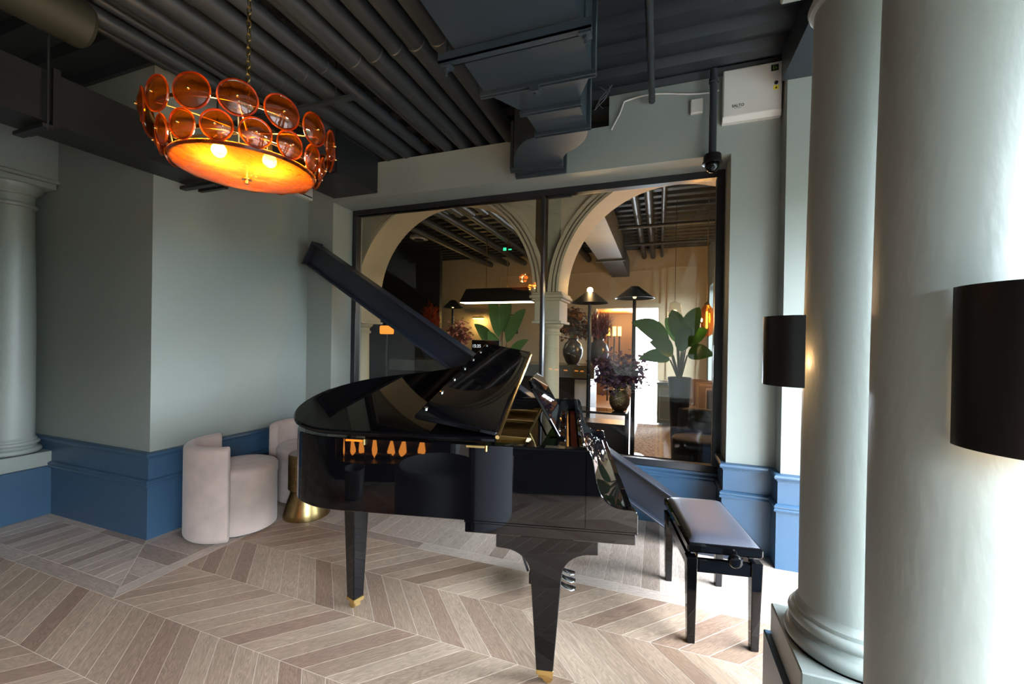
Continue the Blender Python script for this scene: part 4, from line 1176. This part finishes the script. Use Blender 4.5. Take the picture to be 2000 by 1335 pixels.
# floor lamps
def floor_lamp(x, y, lit, label, zt=2.07, sr=0.235):
    t = thing('floor_lamp', label, 'floor lamp', (x, y, 0.0095 if x > -0.5 else 0.0), group='black coolie floor lamps')
    b = MB(); b.lathe([(0.15, 0), (0.15, 0.012), (0.14, 0.02), (0.0, 0.02)], 32); b.build('base', BLACKM, t)
    b = MB(); b.cyl((0, 0, 0.02), (0, 0, zt-0.16), 0.027, 0.022, n=14); b.build('pole', BLACKM, t)
    b = MB(); b.lathe([(sr, zt-0.145), (0.05, zt), (0.0, zt), (0.0, zt-0.006), (0.046, zt-0.006), (sr-0.006, zt-0.146), (sr, zt-0.145)], 40, cap=False); b.build('shade', BLACKS, t)
    b = MB(); b.sphere((0, 0, zt+0.02 if lit else zt-0.125), 0.036 if lit else 0.022); b.build('bulb', emis('lamp_bulb', (1.0, 0.66, 0.30), 120 if lit else 3), t)
    if lit: point('lamp_light', t, (0, 0, zt+0.06), 30, (1.0, 0.62, 0.28))
    return t
floor_lamp(-0.287, 5.2, False, 'black cone-shaded floor lamp in front of the bright doorway')
floor_lamp(-0.828, 5.2, True, 'black cone-shaded floor lamp with its bulb glaring beside the arcade column', 2.03)
floor_lamp(-3.72, 7.0, False, 'thin floor lamp rising behind the pink flowers', 2.15, 0.2)

# console table with the plum bouquet
t = thing('console_table', 'black framed glass console table under the plum bouquet', 'table', (-0.63, 5.02, 0))
b = MB()
for x in (-0.31, 0.29):
    for y in (-0.16, 0.16): 
        bb = MB(); bb.box(x-0.012, y-0.012, 0, x+0.012, y+0.012, 0.56); bb.build('leg', BLACKM, t)
b.box(-0.32, -0.17, 0.56, 0.30, -0.15, 0.585); b.box(-0.32, 0.15, 0.56, 0.30, 0.17, 0.585); b.box(-0.32, -0.15, 0.56, -0.30, 0.15, 0.585); b.box(0.28, -0.15, 0.56, 0.30, 0.15, 0.585)
b.build('top_frame', BLACKM, t)
b = MB(); b.box(-0.30, -0.15, 0.57, 0.28, 0.15, 0.584); b.build('table_top', mat('smoked_glass', (0.05, 0.035, 0.03), 0.06), t)
b = MB(); b.box(-0.30, -0.15, 0.12, 0.28, 0.15, 0.45); b.build('cabinet_box', DARKW, t)
GV = [(0.055, 0), (0.085, 0.02), (0.115, 0.08), (0.122, 0.14), (0.105, 0.20), (0.075, 0.24), (0.07, 0.255)]
bouquet('plum_bouquet', 'plum coloured leafy bouquet in a hammered gold vase', 'bouquet', (-0.43, 5.02, 0.586), GV, HAMMER, PURPLE, 0.29, 0.40, 150, 0.062)

# bar counter
t = thing('bar_counter', 'dark bar counter with a grey marble top behind the arches', 'counter', (-2.3, 6.1, 0))
b = MB(); b.box(-1.9, -0.28, 0, 1.40, 0.28, 0.88); b.build('front_panel', DARKW, t, smooth=0)
b = MB(); b.box(-1.95, -0.33, 0.88, 1.46, 0.33, 1.06); b.build('marble_top', MARBLE, t, bevel=0.006)
b = MB(); b.box(1.18, -0.30, 0.30, 1.38, -0.282, 0.86); b.build('pale_panel', WHITE, t)
V1 = [(0.07, 0), (0.10, 0.03), (0.145, 0.14), (0.15, 0.22), (0.12, 0.31), (0.075, 0.35), (0.07, 0.37), (0.085, 0.39)]
bouquet('dried_arrangement', 'dried green and rust foliage in a round grey vase on the bar', 'arrangement', (-1.22, 6.12, 1.06), V1, GREYV, DRIED, 0.20, 0.42, 110, 0.075)
bouquet('plume_arrangement', 'feathery burgundy plumes in a grey vase at the bar end', 'arrangement', (-0.84, 6.12, 1.06), V1, GREYV, BURG, 0.18, 0.38, 170, 0.13, plume=True)
bouquet('plume_arrangement', 'feathery orange plumes behind the piano lid', 'arrangement', (-3.68, 6.12, 1.06), V1, GREYV, FLAME, 0.17, 0.55, 170, 0.13, plume=True)
bouquet('pink_bouquet', 'pink blossom bouquet above the piano brace', 'bouquet', (-3.16, 6.12, 1.06), [(0.05, 0), (0.08, 0.05), (0.08, 0.16), (0.05, 0.22)], GREYV, PINKF, 0.19, 0.40, 120, 0.055)
# till screen
t = thing('till_screen', 'dark screen showing the time on the bar', 'screen', (-2.58, 6.0, 1.06))
b = MB(); b.box(-0.26, 0, 0.03, 0.22, 0.03, 0.34); b.build('screen', BLACKS, t, bevel=0.004)
b = MB(); b.box(-0.08, -0.02, 0, 0.05, 0.10, 0.035); b.build('stand', BLACKM, t)
text('15:35', 0.07, emis('screen_text', (0.9, 0.95, 1.0), 1.2), t, (-0.25, -0.001, 0.22))
# linear pendant over the bar
t = thing('linear_pendant', 'long dark trapezoid pendant with a glowing strip over the bar', 'pendant lamp', (-2.42, 6.0, 2.0))
b = MB(); b.hexa([(-0.60, -0.10, 0.0), (0.60, -0.10, 0.0), (0.60, 0.10, 0.0), (-0.60, 0.10, 0.0), (-0.52, -0.03, 0.22), (0.52, -0.03, 0.22), (0.52, 0.03, 0.22), (-0.52, 0.03, 0.22)]); b.build('shade', BLACKS, t)
b = MB(); b.box(-0.59, -0.095, -0.012, 0.59, 0.095, -0.001); b.build('light_strip', emis('strip', (1.0, 0.80, 0.52), 7), t)
for x in (-0.18, 0.18):
    b = MB(); b.cyl((x, 0, 0.22), (x, 0, 1.25), 0.006, n=8); b.build('suspension_rod', BRASSD, t)
    b = MB(); b.cyl((x, 0, 0.22), (x, 0, 0.29), 0.014, 0.008, n=10); b.build('rod_cup', BRASS, t)
# banana plants
def banana(name, label, loc, pot, tips, pm, zb):
    t = thing(name, label, 'plant', loc)
    b = MB(); b.lathe(pot, 30); b.build('planter', pm, t)
    zt = max(p[1] for p in pot)
    for tip, wd, h in tips:
        base = Vector((0, 0, zt-0.04)); knee = Vector((tip[0]*0.22, tip[1]*0.22, zb+h))
        b = MB(); b.tube([base, base.lerp(knee, 0.5), knee], [0.017, 0.012, 0.008], 8); lf = b.build('leaf_stalk', STEM, t)
        b = MB(); leaf(b, knee, tip, wd, up=Vector((0.25, -1.0, 0.45)), droop=0.12, n=12, fold=0.22); b.build('leaf_blade', GREEN, lf, flip=False)
POT = [(0.07, 0), (0.075, 0.01), (0.125, 0.95), (0.13, 1.0), (0.118, 1.0), (0.11, 0.96), (0.0, 0.96)]
banana('banana_plant', 'broad leaved banana plant in a tall black planter by the right window', (0.235, 5.2, 0), POT,
       [((-0.55, -0.12, 1.66), 0.125, 0.26), ((-0.48, 0.05, 1.20), 0.09, 0.10), ((-0.10, -0.08, 1.80), 0.10, 0.35), ((0.20, 0.0, 1.84), 0.10, 0.30), ((0.36, -0.05, 1.28), 0.10, 0.16), ((-0.34, -0.16, 1.42), 0.11, 0.16), ((0.05, -0.24, 1.62), 0.10, 0.20), ((0.30, 0.1, 1.58), 0.09, 0.26), ((-0.16, 0.15, 1.72), 0.08, 0.3)], BLACKM, 1.10)
POT2 = [(0.16, 0), (0.2, 0.4), (0.19, 0.4), (0.0, 0.38)]
banana('banana_plant', 'tall banana plant against the warm lit far wall', (-2.95, 7.6, 0), POT2,
       [((-0.25, 0, 2.30), 0.12, 0.9), ((0.1, 0.1, 2.35), 0.13, 1.0), ((0.5, 0, 2.05), 0.13, 0.8), ((-0.55, -0.1, 1.75), 0.12, 0.6), ((0.62, -0.15, 1.45), 0.10, 0.4), ((-0.2, -0.2, 1.6), 0.11, 0.5)], BLACKM, 0.55)
# wall light and framed drawing on the far wall
t = thing('picture_light', 'brass wall light glowing on the far wall', 'wall light', (-3.86, FY, 1.84))
b = MB(); b.box(-0.12, -0.16, 0.05, 0.14, -0.10, 0.085); b.box(-0.02, -0.10, 0.055, 0.02, 0, 0.075); b.build('arm', BRASSD, t)
b = MB(); b.box(-0.11, -0.155, 0.035, 0.13, -0.105, 0.05); b.build('tube_lamp', emis('picture_lamp', (1.0, 0.6, 0.18), 18), t)
point('wall_glow', t, (0, -0.18, 0.0), 9, (1.0, 0.62, 0.2), 0.05)
t = thing('framed_drawing', 'small framed drawing beside the banana plant on the far wall', 'picture', (-3.10, FY, 1.55))
b = MB(); frame(b, -0.155, 0, 0.155, 0.43, 0, 0.025, 0.02); b.build('frame', DARKW, t)
b = MB(); b.box(-0.13, -0.006, 0.025, 0.13, 0, 0.405); b.build('paper', mat('drawing_paper', (0.55, 0.45, 0.36), 0.8, var=0.25, vscale=14), t)
# amber wall light far left, exit sign, ceiling speaker
t = thing('amber_wall_light', 'orange glass wall light glowing at the far left', 'wall light', (-5.22, 7.0, 1.49))
b = MB(); b.box(-0.15, -0.05, 0.0, 0.15, 0.05, 0.17); b.build('shade', emis('orange_shade', (1.0, 0.26, 0.03), 1.6), t, bevel=0.02)
b = MB(); b.cyl((0, 0, -1.49), (0, 0, 0), 0.02, n=10); b.build('stand', BLACKM, t)
t = thing('exit_sign', 'small green emergency exit sign under the ceiling pipes', 'sign', (-2.43, 6.5, 2.90))
b = MB(); b.box(-0.09, -0.02, 0, 0.09, 0.0, 0.08); b.build('case', BLACKM, t)
b = MB(); b.box(-0.075, -0.024, 0.015, -0.02, -0.02, 0.065); b.box(0.01, -0.024, 0.02, 0.075, -0.02, 0.04); b.build('pictogram', emis('exit_green', (0.05, 0.9, 0.35), 1.6), t)
t = thing('ceiling_speaker', 'pale square ceiling unit in the upper left arch', 'speaker', (-3.85, 6.0, 3.08))
b = MB(); b.box(-0.12, -0.12, 0, 0.12, 0.12, 0.07); b.build('housing', WHITEP, t, bevel=0.02)
b = MB(); b.cyl((0, 0, -0.004), (0, 0, 0.0), 0.08, n=20); b.build('grille', BLACKM, t)
# far duct and pipes
t = thing('far_duct', 'pale lit rectangular duct beyond the right arch', 'duct', (-0.75, 6.5, 2.72))
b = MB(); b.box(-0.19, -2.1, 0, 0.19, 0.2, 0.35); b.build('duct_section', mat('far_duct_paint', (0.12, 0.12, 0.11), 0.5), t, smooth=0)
b = MB(); b.box(-0.17, 0.2, 0, 0.17, 2.05, 0.33); b.build('duct_section', DUCT, t, smooth=0)
b = MB(); b.box(-0.23, 0.19, -0.03, 0.23, 0.23, 0.0); b.build('flange', DUCT, t)
for i, (x, r_) in enumerate(((-0.30, 0.045), (-0.14, 0.05), (0.03, 0.028), (-3.6, 0.06), (-3.2, 0.06), (-2.8, 0.06), (-2.45, 0.05), (-2.1, 0.06), (-1.75, 0.055), (-1.4, 0.06))):
    b = MB(); b.cyl((0, -2.2, 0), (0, 2.1, 0), r_, n=14)
    tag(b.build('far_pipe', PIPE, loc=(x, 6.45, 3.10)), ('ceiling pipe beyond the right arch, %s from the far duct' % ORD[i]) if i < 3 else ('ceiling pipe beyond the left arch, %s from the left' % ORD[i-3]), 'pipe', 'far room pipes')
for i, y in enumerate((5.85, 6.9)):
    b = MB(); b.cyl((-0.55, 0, 0), (0.85, 0, 0), 0.024, n=12)
    tag(b.build('cross_pipe', PIPE, loc=(0, y, 2.98)), ['nearer', 'farther'][i]+' thin pipe crossing the ceiling beyond the right arch', 'pipe')
# glass pendant and amber lantern
t = thing('glass_pendant', 'clear ribbed glass pendant hanging over the banana plant', 'pendant lamp', (0.185, 5.6, 1.70))
b = MB(); b.lathe([(0.07, 0.0), (0.085, 0.05), (0.075, 0.15), (0.06, 0.21), (0.012, 0.23)], 24, cap=False); b.build('glass_bell', CLEARG, t)
b = MB(); b.sphere((0, 0, 0.10), 0.025); b.build('bulb', emis('soft_bulb', (1.0, 0.75, 0.45), 4), t)
b = MB(); b.cyl((0, 0, 0.23), (0, 0, 1.53), 0.003, n=6); b.build('cord', BLACKM, t)
t = thing('amber_lantern', 'amber glass lantern with a glowing tube near the window frame', 'pendant lamp', (0.545, 5.5, 1.49))
b = MB(); b.lathe([(0.03, 0.0), (0.065, 0.03), (0.072, 0.16), (0.065, 0.33), (0.03, 0.38)], 24, cap=False); b.build('glass_shade', AMBER, t)
b = MB(); b.cyl((0, 0, 0.10), (0, 0, 0.30), 0.010, n=10); b.build('tube_bulb', emis('tube_bulb', (1.0, 0.55, 0.12), 45), t)
b = MB(); b.lathe([(0.032, 0.38), (0.03, 0.40), (0.006, 0.42), (0.004, 1.75)], 14); b.build('hanger', BRASSD, t)
point('lantern_light', t, (-0.09, -0.02, 0.2), 50, (1.0, 0.52, 0.18))
# seats and low cabinet at the right
barrel_chair('lounge_chair', 'dark navy tub chair low in the right corner of the window', 0.42, 4.72, -60, 130, NAVYF, ro=0.33, ri=0.25, hb=0.68, hs=0.42, rs=0.27, group='far room seats')
barrel_chair('lounge_chair', 'mauve tub chair behind the navy tub chair', 0.55, 5.75, -90, 100, MAUVEF, ro=0.30, ri=0.23, hb=0.86, hs=0.46, rs=0.25, group='far room seats')
barrel_chair('lounge_chair', 'mauve tub chair farthest along the right window wall', 0.50, 6.55, -90, 100, MAUVEF, ro=0.30, ri=0.23, hb=0.86, hs=0.46, rs=0.25, group='far room seats')
t = thing('low_cabinet', 'pale blue low cabinet beside the doorway', 'cabinet', (0.14, 7.6, 0))
b = MB(); b.box(-0.15, -0.2, 0.04, 0.16, 0.2, 0.70); b.build('body', mat('pale_blue_paint', (0.16, 0.22, 0.28), 0.4), t, bevel=0.004)
b = MB(); b.box(-0.17, -0.22, 0.70, 0.18, 0.22, 0.73); b.build('top', BLACKM, t)
b = MB(); frame(b, -0.12, 0.1, 0.13, 0.64, -0.2, 0.015, 0.012); b.build('door', mat('pale_blue_edge', (0.28, 0.36, 0.44), 0.4), t)
# glowing lamps in the room beyond the doorway
for i, x in enumerate((-1.14, -1.0, -0.88)):
    t = thing('tube_lamp', ['left', 'middle', 'right'][i]+' one of three glowing amber tube lamps beyond the doorway', 'lamp', (x, 10.0, 1.55), group='amber tube lamps')
    b = MB(); b.cyl((0, 0, 0), (0, 0, 0.22), 0.04, n=14); b.build('glass_tube', emis('amber_tube', (1.0, 0.42, 0.06), 14), t)
    b = MB(); b.cyl((0, 0, -1.55), (0, 0, 0), 0.02, n=8); b.build('stem', DARKW, t)
l = bpy.data.lights.new('beyond_light', 'POINT'); l.energy = 120; l.color = (1.0, 0.55, 0.22); l.shadow_soft_size = 0.2
lo = bpy.data.objects.new('beyond_light', l); link(lo, None); lo.location = (-0.9, 10.0, 1.95)

# ================================================================== BEHIND THE CAMERA (mirrored in the lacquer)
barrel_chair('charcoal_armchair', 'charcoal wool tub chair mirrored in the piano side', -0.78, -0.13, -85, 78, CHARCOAL, ro=0.38, ri=0.28, hb=0.66, hs=0.44, rs=0.31, sshift=0.22, group='charcoal chairs')
t = thing('fireplace', 'black fireplace with burning flames mirrored in the piano side', 'fireplace', (-1.75, -1.35, 0))
b = MB(); b.box(-0.8, 0, 0, -0.62, 0.35, 1.05); b.box(0.62, 0, 0, 0.8, 0.35, 1.05); b.box(-0.8, 0, 0.8, 0.8, 0.35, 1.05); b.box(-0.62, 0, 0, 0.62, 0.4, 0.18); b.build('surround', BLACKS, t, smooth=0)
b = MB(); b.box(-0.62, 0.0, 0.18, 0.62, 0.02, 0.8); b.build('fire_back', BLACKM, t)
rnd = random.Random(3)
for k in range(7):
    x = -0.5+0.165*k+rnd.uniform(-0.04, 0.04); h = rnd.uniform(0.14, 0.30)
    b = MB(); b.lathe([(0.0, 0), (0.035, 0.05), (0.04, h*0.3), (0.022, h*0.65), (0.0, h)], 10, M=Matrix.Translation((x, 0.22, 0.18)) @ Matrix.Rotation(rnd.uniform(-0.15, 0.15), 4, 'Y'))
    b.build('flame', emis('flame', (1.0, 0.32, 0.05), 16), t)
b = MB()
for x in (-0.35, 0.0, 0.3): b.cyl((x-0.2, 0.15, 0.20), (x+0.2, 0.26, 0.21), 0.03, n=10)
b.build('logs', DARKW, t)
t = thing('log_bucket', 'grey metal bucket beside the fire mirrored in the piano', 'bucket', (-1.86, -0.55, 0))
b = MB(); b.lathe([(0.10, 0), (0.11, 0.01), (0.12, 0.26), (0.115, 0.26), (0.10, 0.02), (0, 0.02)], 32); b.build('body', mat('galvanised', (0.3, 0.3, 0.3), 0.35, 0.8), t)
b = MB(); b.tube([(0.115*math.cos(R(a)), 0, 0.26+0.10*math.sin(R(a))) for a in range(0, 181, 15)], 0.006, 6); b.build('handle', BLACKM, t)

t = thing('coffee_table', 'low black coffee table mirrored beside the charcoal chair', 'table', (0.10, -0.80, 0), R(8))
b = MB(); b.box(-0.45, -0.30, 0.36, 0.45, 0.30, 0.42); b.build('top', BLACKS, t, bevel=0.01)
b = MB(); b.box(-0.42, -0.27, 0.03, 0.42, 0.27, 0.36); b.build('body', BLACKS, t, bevel=0.005)
b = MB(); b.box(-0.38, -0.23, 0.0, 0.38, 0.23, 0.03); b.build('plinth', BLACKM, t)
